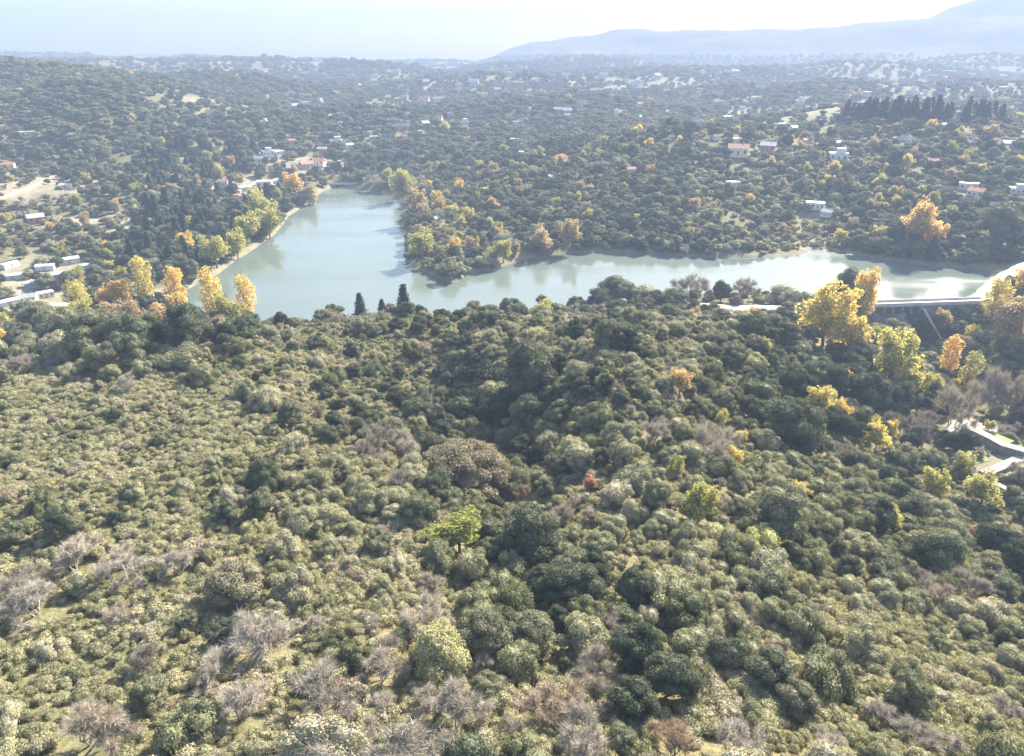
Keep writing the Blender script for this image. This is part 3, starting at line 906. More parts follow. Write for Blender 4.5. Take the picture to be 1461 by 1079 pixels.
def conifer_proto(i):
    """dark conifer, about 12 m"""
    p = PM(600 + i)
    tr, _ = trunk_mesh('trunk', 650 + i, 11, .24, 0, 1, .01)
    lv = 15
    for k in range(lv):
        f = k / (lv - 1)
        h, w = 1.6 + 10 * f, (2.7 - 2.4 * f) * (.8 + .35 * p.r.rand())
        for j in range(7):
            a = j * .9 + k * .6 + p.r.rand() * .3
            t = np.linspace(.15, 1, 9)[:, None]
            L = w * (.8 + .4 * p.r.rand())
            P = np.array([math.cos(a), math.sin(a), -.22]) * t * L + [0, 0, h]
            P = np.repeat(P, 2, 0) + p.r.normal(0, .12, (18, 3))
            p.leaves(P, np.tile([0, 0, 1.], (18, 1)) + [math.cos(a) * .5, math.sin(a) * .5, 0], .5, .5, 1.7)
        p.ico((0, 0, h), (w * .38, w * .38, .6))
    return tr, p.mesh('crown', M['conifer'])

def bare_proto(i):
    """leafless tree: limbs and a cloud of fine twigs, radius about 2.8 m"""
    p = PM(700 + i)
    r = p.r
    b = MB()
    tips = []
    def grow(q, d, L, rad, lev):
        e = q + d * L
        b.tube([q, (q + e) / 2 + r.normal(0, .05 * L, 3), e], [rad, rad * .8, rad * .6], 4 if lev else 6)
        if lev >= 3:
            tips.append((q, e, d))
            return
        for k in range(3 if lev else 4):
            nd = d + r.normal(0, .48, 3) + [0, 0, .08]
            grow(q + d * L * (.55 + .45 * r.rand()), nd / np.linalg.norm(nd), L * (.62 + .2 * r.rand()), rad * .58, lev + 1)
    for s_ in range(3):
        d = np.array([r.normal(0, .45), r.normal(0, .45), 1.0])
        grow(np.array([r.normal(0, .15), r.normal(0, .15), -.3]), d / np.linalg.norm(d), 1.55 + .5 * r.rand(), .085, 0)
    tr = bpy.data.meshes.new('trunk')
    tr.from_pydata(b.v, [], b.f)
    tr.materials.append(M['twig'])
    at = tr.attributes.new('leafvar', 'FLOAT', 'FACE')
    at.data.foreach_set('value', r.rand(len(b.f)).astype(np.float32))
    for q, e, d in tips:
        n = 64
        t = r.rand(n, 1)
        p.strands(q + (e - q) * t, np.tile(d, (n, 1)) + r.normal(0, 1.0, (n, 3)) + [0, 0, .12], .62, .015)
    return tr, p.mesh('crown', M['twig'])

def far_tree_proto(i):
    p = PM(800 + i)
    for k in range(9):
        a, rr, z = k * 2.4, 2.0 * p.r.rand() ** .5, 1.6 + 3.2 * p.r.rand()
        q = 1.0 + .6 * p.r.rand()
        p.blob((math.cos(a) * rr, math.sin(a) * rr, z), (q, q, q * .85), 34, .6, .8, .6)
    p.ico((0, 0, 1.6), (1.7, 1.7, 1.9))
    return p.mesh('far_tree', M['evergreen'])

def join_mesh(name, parts):
    """one mesh out of trunk and crown, for woods whose trees are too many to be single things"""
    V, F, A, mi, mats, n = [], [], [], [], [], 0
    for me in parts:
        V += [tuple(v.co) for v in me.vertices]
        k = len(mats)
        mats.append(me.materials[0])
        at = me.attributes.get('leafvar')
        for j, q in enumerate(me.polygons):
            F.append(tuple(i + n for i in q.vertices))
            mi.append(k)
            A.append(at.data[j].value if at else .4)
        n += len(me.vertices)
    o = bpy.data.meshes.new(name)
    o.from_pydata(V, [], F)
    for m in mats:
        o.materials.append(m)
    o.polygons.foreach_set('material_index', mi)
    at = o.attributes.new('leafvar', 'FLOAT', 'FACE')
    at.data.foreach_set('value', np.array(A, np.float32))
    return o

P_SHRUB = [shrub_proto(i) for i in range(7)]
P_SCRUB = [scrub_proto(i) for i in range(7)]
P_TREE = [tree_proto(i) for i in range(5)]
P_DOME = [dome_proto(i) for i in range(1)]
P_AUT = [autumn_proto(i) for i in range(4)]
P_POP = [poplar_proto(i) for i in range(3)]
P_CON = [conifer_proto(i) for i in range(3)]
P_BARE = [bare_proto(i) for i in range(5)]
P_FAR = [far_tree_proto(i) for i in range(5)]
# radius of each prototype in metres, and centre height over radius
RAD = {'dome': 5.0, 'shrub': 2.45, 'scrub': 1.35, 'evergreen': 3.0, 'autumn': 2.6, 'poplar': 1.9, 'conifer': 2.4, 'bare': 2.7, 'far': 3.0}
CEN = {'dome': 3.6, 'shrub': 1.5, 'scrub': .55, 'evergreen': 3.3, 'autumn': 3.8, 'poplar': 6.3, 'conifer': 6, 'bare': 2.4, 'far': 3}
VARS = {'dome': 1, 'shrub': 7, 'scrub': 7, 'evergreen': 5, 'autumn': 4, 'poplar': 3, 'conifer': 3, 'bare': 5, 'far': 5}

# ------------------------------------------------------------------ hand-placed trees: centre of the crown in the photograph, width there
NOTABLE = [
    # px, py, width px, stretch z, kind, tint, label
    (662, 668, 130, .85, 'dome', .90, 'broad domed brownish tree spreading in the middle of the hollow'),
    (700, 655, 55, .8, 'evergreen', .80, 'olive green crown at the lit edge of the broad domed tree'),
    (655, 760, 62, .75, 'autumn', .0, 'feathery lime green tree below the broad domed tree'),
    (790, 835, 80, .85, 'evergreen', .12, 'dark green round tree casting the deepest shadow in the hollow'),
    (830, 838, 72, .85, 'evergreen', .2, 'dark green tree beside the deepest shadow, lit along its top'),
    (850, 945, 84, 1.05, 'bare', .8, 'upright pale grey tree standing alone below the dark green pair'),
    (958, 965, 80, .9, 'evergreen', .25, 'dark round tree with a bright rim near the bottom'),
    (985, 925, 70, .9, 'shrub', .35, 'grey green domed shrub behind the dark bright-rimmed tree'),
    (115, 1030, 115, 1.0, 'bare', .85, 'wide pale bare tree at the bottom left corner'),
    (455, 990, 120, .85, 'bare', .45, 'wide dark grey bare tree at the bottom edge'),
    (375, 895, 120, .85, 'bare', .7, 'broad silvery bare tree among yellowish scrub'),
    (335, 835, 80, .8, 'evergreen', .8, 'olive green round tree behind the silvery bare tree'),
    (325, 905, 60, .8, 'evergreen', .1, 'small dark tree under the silvery bare tree'),
    (1048, 1050, 85, .95, 'bare', .75, 'lavender grey bare tree at the bottom edge'),
    (965, 1050, 90, .95, 'bare', 1.0, 'tawny bare tree at the bottom edge'),
    (780, 1000, 105, .75, 'bare', .95, 'brown domed bare tree with a greyish base'),
    (345, 1000, 90, .9, 'bare', .8, 'pale bare tree left of the dark grey one'),
    (545, 950, 80, .9, 'bare', .8, 'light grey bare tree leaning over brown scrub'),
    (608, 880, 75, 1.0, 'bare', .75, 'mauve grey bare tree with brown bushes around'),
    (100, 795, 80, .9, 'bare', .8, 'pale pinkish bare tree on the left slope'),
    (172, 805, 70, .9, 'bare', .78, 'pale bare tree with a short forked trunk'),
    (45, 850, 85, .9, 'bare', .7, 'greyish bare tree at the left edge'),
    (255, 800, 60, .9, 'bare', .8, 'small light bare tree on open scrub'),
    (1085, 775, 70, .95, 'shrub', 1.0, 'yellowish green rounded tree on the right slope'),
    (843, 690, 18, 1.0, 'autumn', 1.0, 'small red bush beside a beige shrub'),
    (972, 545, 32, .9, 'autumn', .82, 'small orange bush on the hill top'),
    (882, 705, 58, .9, 'shrub', .85, 'beige rounded shrub beside the small red bush'),
    (748, 700, 30, 1.3, 'bare', .95, 'small whitish bare tree in the hollow'),
    (1182, 455, 56, 1.05, 'autumn', .50, 'bright yellow tree left of the dam'),
    (1228, 425, 42, 1.25, 'autumn', .66, 'tall orange yellow tree rising before the water'),
    (1215, 478, 46, .95, 'autumn', .48, 'deep yellow tree in front of the orange yellow one'),
    (1278, 512, 52, 1.15, 'autumn', .22, 'yellow green tree below the grey domed tree'),
    (1295, 545, 34, 1.0, 'autumn', .32, 'small yellow tree below the yellow green one'),
    (1356, 512, 26, .8, 'poplar', .70, 'slim orange poplar in the shaded valley'),
    (1386, 528, 24, .72, 'poplar', .28, 'slim pale yellow poplar beside the orange one'),
    (1270, 475, 62, .9, 'shrub', .35, 'large grey green domed tree in front of the dam'),
    (1415, 430, 28, .66, 'poplar', .42, 'yellow poplar below the lakeside road', 452),
    (1455, 408, 30, 1.1, 'autumn', .62, 'golden tree at the bend of the lakeside road', 428),
    (1385, 480, 16, 1.4, 'autumn', .35, 'small yellow sapling in the valley below the dam'),
    (1443, 460, 50, .9, 'autumn', .88, 'tan leaved tree on the bank below the road'),
    (1345, 460, 26, 1.0, 'autumn', .93, 'brownish tree against the dark face of the dam'),
    (1210, 408, 52, 1.1, 'evergreen', .45, 'tall grey green tree standing against the lake', 438),
    (1185, 418, 40, 1.0, 'evergreen', .2, 'dark tree on the shore behind the bright yellow tree', 440),
    (1320, 322, 46, 1.0, 'autumn', .78, 'large orange tree on the far bank of the lake'),
    (1336, 338, 26, .9, 'autumn', .72, 'smaller orange tree beside the large orange one'),
    (356, 424, 28, .8, 'poplar', .58, 'golden poplar standing apart against the lake', 466),
    (308, 416, 30, .85, 'poplar', .52, 'golden poplar second from the lake', 466),
    (259, 408, 32, .75, 'poplar', .62, 'orange gold poplar behind the sandy shore', 460),
    (213, 414, 30, .8, 'poplar', .38, 'yellow grey poplar beside the sandy shore', 446),
    (115, 432, 24, .8, 'poplar', .40, 'bright yellow poplar near the white sheds'),
    (170, 420, 34, .9, 'autumn', .70, 'pinkish orange tree between the poplars'),
    (150, 428, 20, 1.0, 'autumn', .76, 'small peach coloured tree beside the dark grove'),
    (213, 478, 48, .85, 'shrub', .80, 'beige round tree standing below the hill crest', 500, 9),
    (285, 468, 26, .9, 'autumn', .95, 'small brownish tree on the lake shore'),
    (150, 478, 78, .85, 'shrub', .66, 'large pale olive round tree in shade below the hill crest', 508, 11),
    (95, 478, 70, .85, 'evergreen', .68, 'large olive brown round tree below the hill crest', 512, 12),
    (182, 462, 44, .85, 'autumn', .93, 'tan crown between the beige tree and the pale olive one', 488, 8),
    (122, 456, 42, .85, 'autumn', .14, 'yellow green crown behind the large pale olive tree', 484, 8),
    (248, 458, 40, .85, 'shrub', .9, 'pale round tree left of the small brownish shore tree', 480, 6),
    (330, 462, 38, .85, 'autumn', .12, 'olive yellow tree below the golden poplars on the near shore', 474, 2),
    (60, 450, 52, .8, 'evergreen', .7, 'green round tree behind the large olive brown one', 476, 10),
    (22, 520, 46, .95, 'bare', .5, 'grey bare tree at the left edge of the crest'),
    (76, 518, 26, .95, 'bare', .7, 'small bare tree on the left crest'),
    (516, 436, 26, .7, 'conifer', .4, 'dark conifer at the lake shore, first of three', 465),
    (547, 438, 20, .7, 'conifer', .3, 'small dark conifer at the lake shore between two taller ones', 465),
    (578, 430, 31, .72, 'conifer', .2, 'tallest dark conifer at the lake shore', 463),
    (418, 263, 24, .9, 'autumn', .66, 'golden tree at the head of the lake'),
    (372, 300, 40, .9, 'autumn', .20, 'yellow green willow on the west shore'),
    (382, 320, 34, .9, 'autumn', .16, 'pale yellow green willow at the water'),
    (352, 326, 32, .9, 'autumn', .18, 'yellow green willow behind the shore'),
    (306, 360, 36, .9, 'autumn', .22, 'yellowish willow at the dark grove'),
    (336, 350, 28, 1.1, 'autumn', .20, 'yellow green willow leaning over the water'),
    (440, 280, 26, .8, 'autumn', .93, 'tan tree on the small point at the lake head'),
    (985, 405, 57, .9, 'bare', .4, 'brown grey tree on the near lake shore', 432),
    (1027, 400, 28, 1.1, 'evergreen', .2, 'dark slender tree on the near lake shore', 433),
    (1055, 402, 46, 1.1, 'bare', .6, 'tall pale brown bare tree on the near lake shore', 433),
    (1112, 415, 44, .9, 'shrub', .75, 'grey green round tree on the near lake shore', 435),
    (1150, 420, 31, .9, 'shrub', .5, 'small green tree at the access road', 437),
    (960, 408, 36, .9, 'shrub', .9, 'pale olive tree on the near lake shore', 433),
    (880, 412, 57, .7, 'evergreen', .5, 'low dark tree at the near water edge', 435),
    (920, 405, 46, .8, 'shrub', .7, 'olive tree at the near water edge', 434),
    (1425, 545, 55, 1.7, 'bare', .85, 'tall leafless grey poplar in the valley'),
    (1450, 560, 48, 1.7, 'bare', .85, 'tall leafless poplar at the right edge'),
    (1366, 575, 48, 1.7, 'bare', .85, 'tall leafless grey tree beside the stone path'),
    (1395, 560, 44, 1.7, 'bare', .85, 'slim leafless poplar between taller ones'),
    (1322, 615, 52, 1.1, 'bare', .3, 'dark purplish bare tree at the meadow edge'),
    (1290, 600, 46, 1.1, 'bare', .35, 'brown grey bare tree above the meadow'),
    (1056, 625, 18, .9, 'autumn', .45, 'small yellow bush on the right slope'),
    (1047, 652, 24, .8, 'autumn', .45, 'yellow bush below a smaller yellow one'),
    (1140, 702, 22, 1.0, 'autumn', .42, 'small yellow tree between dark shrubs'),
    (1334, 690, 34, .9, 'autumn', .25, 'yellow green tree at the foot of the slope'),
    (1405, 702, 44, .8, 'autumn', .18, 'lime yellow tree beside the stone steps'),
    (1180, 575, 36, .8, 'autumn', .30, 'yellow green crown among dark trees'),
    (1150, 560, 26, .9, 'autumn', .48, 'small yellow crown among dark trees'),
    (1390, 765, 22, .9, 'autumn', .96, 'small russet bush on the right slope'),
    (1000, 720, 46, .9, 'autumn', .12, 'loose yellowish tree in a group of dark shrubs'),
    (1185, 545, 66, 1.0, 'evergreen', .05, 'very dark tree in the shaded valley'),
    (1120, 480, 44, 1.0, 'evergreen', .3, 'dark tree at the end of the access road'),
    (1240, 560, 60, 1.0, 'evergreen', .12, 'dark green tree in the shaded valley bottom'),
    (1075, 515, 44, .85, 'shrub', .95, 'lime green rounded tree on the hill shoulder'),
    (935, 610, 56, .9, 'bare', .6, 'grey feathery tree on the hill'),
    (585, 635, 60, 1.0, 'bare', .75, 'pale feathery tree left of the broad domed tree'),
    (705, 560, 50, .9, 'shrub', .5, 'grey green shrub over the dark hollow'),
    (575, 262, 30, .9, 'autumn', .12, 'yellow green tree at the tip of the far shore'),
    (530, 258, 40, .8, 'bare', .6, 'mauve bare trees mass at the lake head'),
    (595, 290, 30, .9, 'autumn', .93, 'tan tree on the east shore'),
    (600, 350, 36, .8, 'autumn', .1, 'yellow olive tree on the point'),
    (640, 388, 32, .7, 'evergreen', .3, 'dark low tree on the rocky point'),
    (775, 345, 36, .8, 'autumn', .9, 'pinkish tan tree on the far bank'),
    (812, 338, 26, 1.2, 'autumn', .92, 'upright tan tree on the far bank'),
    (718, 358, 26, .9, 'autumn', .15, 'yellow olive tree on the far bank'),
    (1430, 320, 60, 1.0, 'evergreen', .5, 'large green tree on the far bank at right'),
]
# ------------------------------------------------------------------ scattered plants: what grows where, as anchors in the photograph
ANCH = np.array([
    # px, py, scrub, spacing, size, round, dark, bare, autumn, tint
    (60, 560, .95, 8, 2.6, .85, .05, .10, 0, .55), (300, 600, .95, 8, 2.6, .85, .07, .08, 0, .5), (450, 520, .95, 5.5, 2.9, .8, .15, .05, 0, .45),
    (150, 700, .9, 7.5, 3.0, .75, .15, .10, 0, .5), (400, 720, .9, 6, 3.3, .8, .12, .08, 0, .5), (80, 850, .85, 6.5, 4.6, .35, .15, .5, 0, .6),
    (250, 950, .9, 6.5, 4.6, .35, .15, .5, 0, .6), (500, 850, .9, 6, 3.8, .55, .1, .35, 0, .6), (560, 980, .85, 6, 4.8, .3, .1, .6, 0, .6),
    (700, 1050, .9, 6, 4.4, .4, .15, .45, 0, .6), (760, 880, .5, 5, 6.2, .3, .55, .15, 0, .2), (620, 560, .6, 5, 4.6, .4, .52, .08, 0, .2),
    (700, 620, .4, 4.6, 6.2, .35, .58, .07, 0, .18), (850, 520, .6, 4.2, 4.5, .58, .34, .08, 0, .3), (750, 470, .75, 4, 3.4, .75, .17, .08, 0, .45),
    (950, 470, .8, 4, 3.4, .78, .1, .12, 0, .5), (980, 620, .5, 4.2, 4.8, .66, .2, .12, .02, .45), (850, 720, .5, 4.4, 5.0, .7, .15, .15, 0, .5),
    (1050, 760, .5, 4.2, 4.8, .8, .12, .05, .02, .5), (1250, 720, .4, 4.2, 4.8, .72, .24, .02, .02, .3), (1400, 780, .4, 4.2, 5, .7, .26, .04, 0, .3),
    (1100, 900, .75, 4.6, 4.4, .76, .1, .14, 0, .5), (1300, 880, .7, 4.8, 4.4, .72, .13, .15, 0, .45), (1300, 1010, .95, 6, 4.0, .62, .13, .25, 0, .6),
    (1100, 1040, .95, 6, 4.2, .5, .2, .3, 0, .6), (1430, 1000, .95, 5.6, 4.2, .62, .2, .18, 0, .5), (1120, 520, .4, 5, 6, .35, .62, 0, .03, .2),
    (1220, 560, .3, 5.6, 7.5, .25, .6, .08, .07, .2), (1330, 560, .4, 5.6, 7.5, .08, .55, .3, .07, .15), (1420, 560, .5, 6, 7.5, .05, .45, .45, .05, .15),
    (1400, 460, .7, 4.6, 5, .3, .25, .2, .25, .5), (100, 490, .3, 6.5, 9, .35, .6, .05, 0, .3), (300, 468, .3, 5, 6, .4, .5, .05, 0, .3), (1040, 445, .6, 6, 4, .6, .3, .1, 0, .5)], float)
MIDA = np.array([
    # px, py, spacing, size, round, dark, bare, autumn, conifer, tint
    (60, 400, 6.6, 6, .45, .4, .06, .09, 0, .4), (150, 380, 6.5, 7.5, .4, .45, .05, .1, 0, .35), (150, 318, 8.5, 7, .4, .4, .1, .1, 0, .45), (60, 290, 7, 5, .6, .25, .12, .03, 0, .55),
    (100, 240, 6.5, 6.5, .45, .5, .05, 0, 0, .35), (250, 330, 5.5, 8, .15, .5, 0, .02, .33, .15), (300, 220, 6, 7.5, .3, .4, .05, .02, .23, .25), (0, 160, 7.5, 7, .5, .42, .08, 0, 0, .4),
    (430, 230, 8, 7.5, .4, .45, .1, .04, 0, .35), (620, 330, 5.2, 6.5, .5, .3, .06, .14, 0, .5), (700, 300, 4.8, 6.2, .5, .45, .03, .02, 0, .4), (900, 280, 4.7, 6.2, .52, .45, .02, .01, 0, .4),
    (1080, 300, 4.6, 5.4, .6, .36, .03, .01, 0, .45), (1130, 340, 4.6, 4.0, .75, .1, .12, .03, 0, .7), (900, 350, 4.8, 6.5, .3, .66, .0, .03, 0, .2), (1300, 350, 5, 7.5, .25, .66, .02, .05, 0, .2),
    (1250, 290, 5.6, 6.5, .45, .35, .08, .09, .02, .4), (1400, 250, 6, 7, .4, .42, .05, .05, .08, .35), (1250, 190, 7, 7, .5, .4, .06, .03, .02, .45), (700, 190, 7, 8, .4, .5, .05, .03, .02, .3), (1000, 190, 7.5, 7, .5, .4, .06, .04, 0, .45), (480, 190, 7, 8, .35, .55, .06, .01, .03, .3)], float)

def anchor(T, px, py, cols, k=2.0):
    w = 1 / (((px[:, None] - T[:, 0]) / 90) ** 2 + ((py[:, None] - T[:, 1]) / 60) ** 2 + .05) ** k
    w /= w.sum(1, keepdims=True)
    return [w @ T[:, c] for c in cols]

PLANTS = []   # (kind, x, y, z, radius m, stretch z, tint, label or None)
rs = RS(7)
taken_x, taken_y, taken_r = [], [], []
for (px, py, wpx, st, kind, tint, lab, *foot) in NOTABLE:
    if foot:      # stands on the shore: given by the foot of its trunk
        p = at_z(px, foot[0], foot[1] if len(foot) > 1 else 1.0)
        p[2] = max(ground(p[0], p[1]), .2)
    else:
        p, t = hit(px, py, wpx * .5 / RAD[kind] * CEN[kind] * st)
    dep = project(p[0], p[1], p[2])[2]
    rad = wpx * .5 * float(dep) / FPX
    PLANTS.append((kind, p[0], p[1], p[2] - .1, rad, st, tint, lab))
    taken_x.append(p[0]); taken_y.append(p[1]); taken_r.append(rad)
for q in EXCL:
    taken_x.append(q[0]); taken_y.append(q[1]); taken_r.append(q[2])
TXA, TYA, TRA = map(np.array, (taken_x, taken_y, taken_r))
KEEP = []     # clear strips: (x0, y0, x1, y1, half width), filled by the roads and walls below
CLEAR_PX = [([(1000, 440), (1045, 443), (1095, 441), (1150, 438), (1245, 437)], 9), ([(1392, 430), (1420, 404), (1470, 376)], 7), ([(1375, 616), (1409, 631), (1428, 638), (1458, 648)], 5),
            ([(1458, 650), (1428, 665), (1401, 675)], 5), ([(1409, 690), (1440, 702)], 4), ([(-30, 292), (30, 280), (75, 255)], 6), ([(1245, 437), (1392, 431)], 7), ([(480, 266), (512, 266)], 6),
            ([(1351, 613), (1373, 601)], 4), ([(1384, 615), (1421, 603)], 4), ([(330, 276), (375, 270), (405, 270)], 6)]
for pl, wd in CLEAR_PX:
    q = [hit(*c)[0] for c in pl]
    for a, b in zip(q[:-1], q[1:]):
        KEEP.append((a[0], a[1], b[0], b[1], wd))

def clear_of(x, y, r):
    ok = np.ones(len(x), bool)
    for (ax, ay, bx, by, wd) in KEEP:
        ex, ey = bx - ax, by - ay
        t = np.clip(((x - ax) * ex + (y - ay) * ey) / (ex * ex + ey * ey + 1e-9), 0, 1)
        ok &= np.hypot(x - ax - t * ex, y - ay - t * ey) > wd * .6 + r * .75
    return ok

def far_from_notable(x, y, r, f=.75):
    ok = np.ones(len(x), bool)
    for a, b, c in zip(TXA, TYA, TRA):
        ok &= np.hypot(x - a, y - b) > (c + r) * f
    return ok

def grid_pts(x0, x1, y0, y1, s, jit=.45):
    gx, gy = np.meshgrid(np.arange(x0, x1, s), np.arange(y0, y1, s))
    gx = gx + (np.arange(gx.shape[0])[:, None] % 2) * s * .5
    return gx.ravel() + rs.uniform(-jit, jit, gx.size) * s, gy.ravel() + rs.uniform(-jit, jit, gx.size) * s

NEAR_END = lambda x: np.where(x < 150, 262.0, np.where(x < 210, 300.0, 340.0))
# --- larger plants of the near hill: dart throwing
x, y = grid_pts(-260, 330, 22, 340, 1.9, .5)
o = rs.permutation(len(x)); x, y = x[o], y[o]
d = np.hypot(x, y)
k = (np.abs(np.arctan2(x, y)) < R(46)) & (d < NEAR_END(x)) & (d > 26)
x, y = x[k], y[k]
z, sd, opn = sample(TZ, x, y), sample(TSD, x, y), sample(TO.reshape(ND, NA), x, y)
k = sd > 3
x, y, z, opn = x[k], y[k], z[k], opn[k]
px, py, dep = project(x, y, z)
sp, sz, pr, pd, pb, pa, tn = anchor(ANCH, px, py, (3, 4, 5, 6, 7, 8, 9))
clump = vnoise(x / 13, y / 13, 31)
sp = sp * .82 * (1.35 - .7 * clump)
d_ = np.hypot(x, y); u = rs.rand(len(x)); u2 = rs.rand(len(x)); g = rs.normal(0, 1, len(x))
tot = pr + pd + pb + pa
kind = np.where(u * tot < pr, 0, np.where(u * tot < pr + pd, 1, np.where(u * tot < pr + pd + pb, 2, 3)))
rad = sz * .5 * np.exp(g * .36) * np.where(kind == 1, 1.1, np.where(kind == 2, 1.05, np.where(kind == 3, .7, 1))) * (.85 + .3 * clump)
rad = np.clip(rad * .86, .7, np.where(kind == 0, np.where(d_ < 150, 3.3, 4.5), 7))
ok = clear_of(x, y, rad) & far_from_notable(x, y, rad) & (u2 > opn * .8)
cell, cells = 6.0, {}
KN = ['shrub', 'evergreen', 'bare', 'autumn']
for i in np.nonzero(ok)[0]:
    ci, cj = int(x[i] // cell), int(y[i] // cell)
    good = True
    for a in (-2, -1, 0, 1, 2):
        for b in (-2, -1, 0, 1, 2):
            for j in cells.get((ci + a, cj + b), ()):
                mind = max(.5 * (sp[i] + sp[j]) * .8, .6 * (rad[i] + rad[j]))
                if (x[i] - x[j]) ** 2 + (y[i] - y[j]) ** 2 < mind * mind:
                    good = False
                    break
            if not good: break
        if not good: break
    if not good:
        continue
    cells.setdefault((ci, cj), []).append(i)
    kd = KN[kind[i]]
    t = float(np.clip(tn[i] + rs.normal(0, .26), 0, .93))
    if kd == 'autumn': t = float(rs.choice([.1, .2, .3, .4, .5, .65]))
    if kd == 'bare': t = float(np.clip(.58 + rs.normal(0, .2), 0, .85))
    if kd == 'evergreen': t = float(np.clip(tn[i] - .1 + rs.normal(0, .22), 0, 1))
    st = {'shrub': 1.12, 'evergreen': .95, 'bare': .9, 'autumn': .9}[kd] * (.85 + .35 * rs.rand())
    PLANTS.append((kd, x[i], y[i], z[i] - .1 - .05 * rad[i], rad[i], st, t, None))
NBIG = len(PLANTS)
# --- low scrub between them
x, y = grid_pts(-260, 330, 24, 330, 1.4)
d = np.hypot(x, y)
k = (np.abs(np.arctan2(x, y)) < R(46)) & (d < NEAR_END(x) - 5) & (d > 28)
x, y = x[k], y[k]
z, sd, opn = sample(TZ, x, y), sample(TSD, x, y), sample(TO.reshape(ND, NA), x, y)
px, py, dep = project(x, y, z)
sc, tn = anchor(ANCH, px, py, (2, 9))
rad = .7 + .8 * rs.rand(len(x)) ** 1.6
k = (sd > 2) & (rs.rand(len(x)) < sc * (1.4 - 1.3 * opn)) & clear_of(x, y, rad) & far_from_notable(x, y, rad * .3, .7)
nz = vnoise(x / 7, y / 7, 41)
for i in np.nonzero(k)[0]:
    t = float(np.clip(.12 + .55 * nz[i] + rs.normal(0, .2), 0, 1))
    PLANTS.append(('scrub', x[i], y[i], z[i] - .05, rad[i] * (.8 + .5 * nz[i]), .75 + .5 * rs.rand(), t, None))
# --- trees around and beyond the lake
def mid_zone(dmin, dmax, step, aziw, far=False, s_mul=1.0):
    x, y = grid_pts(-dmax * .85, dmax * .85, dmin * .5, dmax, step, .48)
    d = np.hypot(x, y)
    lo = NEAR_END(x) if dmin < 300 else dmin
    k = (np.abs(np.arctan2(x, y)) < R(aziw)) & (d >= lo) & (d < dmax)
    x, y = x[k], y[k]
    z, sd, opn = sample(TZ, x, y), sample(TSD, x, y), sample(TO.reshape(ND, NA), x, y)
    px, py, dep = project(x, y, z)
    sp, sz, pr, pd, pb, pa, pc, tn = anchor(MIDA, px, py, (2, 3, 4, 5, 6, 7, 8, 9))
    d_ = np.hypot(x, y)
    cl = vnoise(x / 45, y / 45, 51) * .6 + vnoise(x / 16, y / 16, 52) * .4
    keepp = np.minimum(1, (step / sp) ** 2 * (1.0 if far else 1.15)) * np.clip(1.35 - 1.0 * cl, .25, 1.2) * (1.05 - opn * .93)
    if far:
        keepp = keepp / (step / 7.0) ** 0 * 1.0
        keepp = np.where(vnoise(x / 170, y / 170, 53) > .66, keepp * .35, np.minimum(1, keepp * 1.2))
    u = rs.rand(len(x)) * (pr + pd + pb + pa + pc)
    kind = np.where(u < pr, 0, np.where(u < pr + pd, 1, np.where(u < pr + pd + pb, 2, np.where(u < pr + pd + pb + pa, 3, 4))))
    rad = sz * .5 * s_mul * np.exp(rs.normal(0, .22, len(x))) * np.where(kind == 4, .85, np.where(kind == 3, .8, 1))
    ok = (sd > 1.5) & (z < 128) & (rs.rand(len(x)) < keepp) & far_from_notable(x, y, rad, .6)
    if dmin < 300:
        ok &= clear_of(x, y, rad)
    ok &= ~((kind == 4) & (d_ < 285))
    KM = ['shrub', 'evergreen', 'bare', 'autumn', 'conifer']
    for i in np.nonzero(ok)[0]:
        kd = KM[kind[i]]
        t = float(np.clip(tn[i] + .10 + .25 * (cl[i] - .5) + rs.normal(0, .22), 0, 1))
        if kd == 'autumn': t = float(rs.choice([.05, .1, .15, .22, .3, .4, .6, .85, .92, .94]))
        if kd == 'bare': t = float(np.clip(.5 + rs.normal(0, .2), 0, .85))
        st = (.85 if kd != 'conifer' else .6) * (.85 + .4 * rs.rand())
        if far and kd in ('shrub', 'evergreen', 'conifer', 'bare'): kd = 'far'
        if kd == 'conifer' and not (190 < px[i] < 430 and d_[i] < 900): kd = 'evergreen'
        if far and kd == 'autumn' and rs.rand() < .7: kd = 'far'
        if far: st *= .7 if dmin < 2000 else .5
        PLANTS.append((kd, x[i], y[i], z[i] - .15 - .06 * rad[i], rad[i], st, t, None))
mid_zone(255, 720, 4.6, 44)
mid_zone(720, 1500, 7.5, 43, True, 1.25)
mid_zone(1500, 2600, 14, 42, True, 1.9)
mid_zone(2600, 3900, 22, 42, True, 2.1)
# a row of tall dark pines on the ridge at the right
for i in range(46):
    qx = 1208 + 140 * (i + rs.rand()) / 34 if i < 34 else 1365 + 60 * rs.rand()
    p, t = hit(qx, 176 - 4 * rs.rand())
    PLANTS.append(('conifer', p[0], p[1] + rs.uniform(-8, 8), p[2], (4.6 + 2.2 * rs.rand()), .48 + .25 * rs.rand(), .1 * rs.rand(), None))

# ------------------------------------------------------------------ plants: individuals and the masses behind them
NAMES = {'dome': ('spreading_tree', 'tree'), 'shrub': ('rounded_shrub', 'shrub'), 'scrub': ('scrub_bush', 'bush'), 'evergreen': ('evergreen_tree', 'tree'), 'autumn': ('autumn_tree', 'tree'),
         'poplar': ('poplar_tree', 'tree'), 'conifer': ('conifer_tree', 'tree'), 'bare': ('bare_tree', 'bare tree')}
TWO = {'dome': P_DOME, 'evergreen': P_TREE, 'autumn': P_AUT, 'poplar': P_POP, 'conifer': P_CON, 'bare': P_BARE}
ONE = {'shrub': P_SHRUB, 'scrub': P_SCRUB}

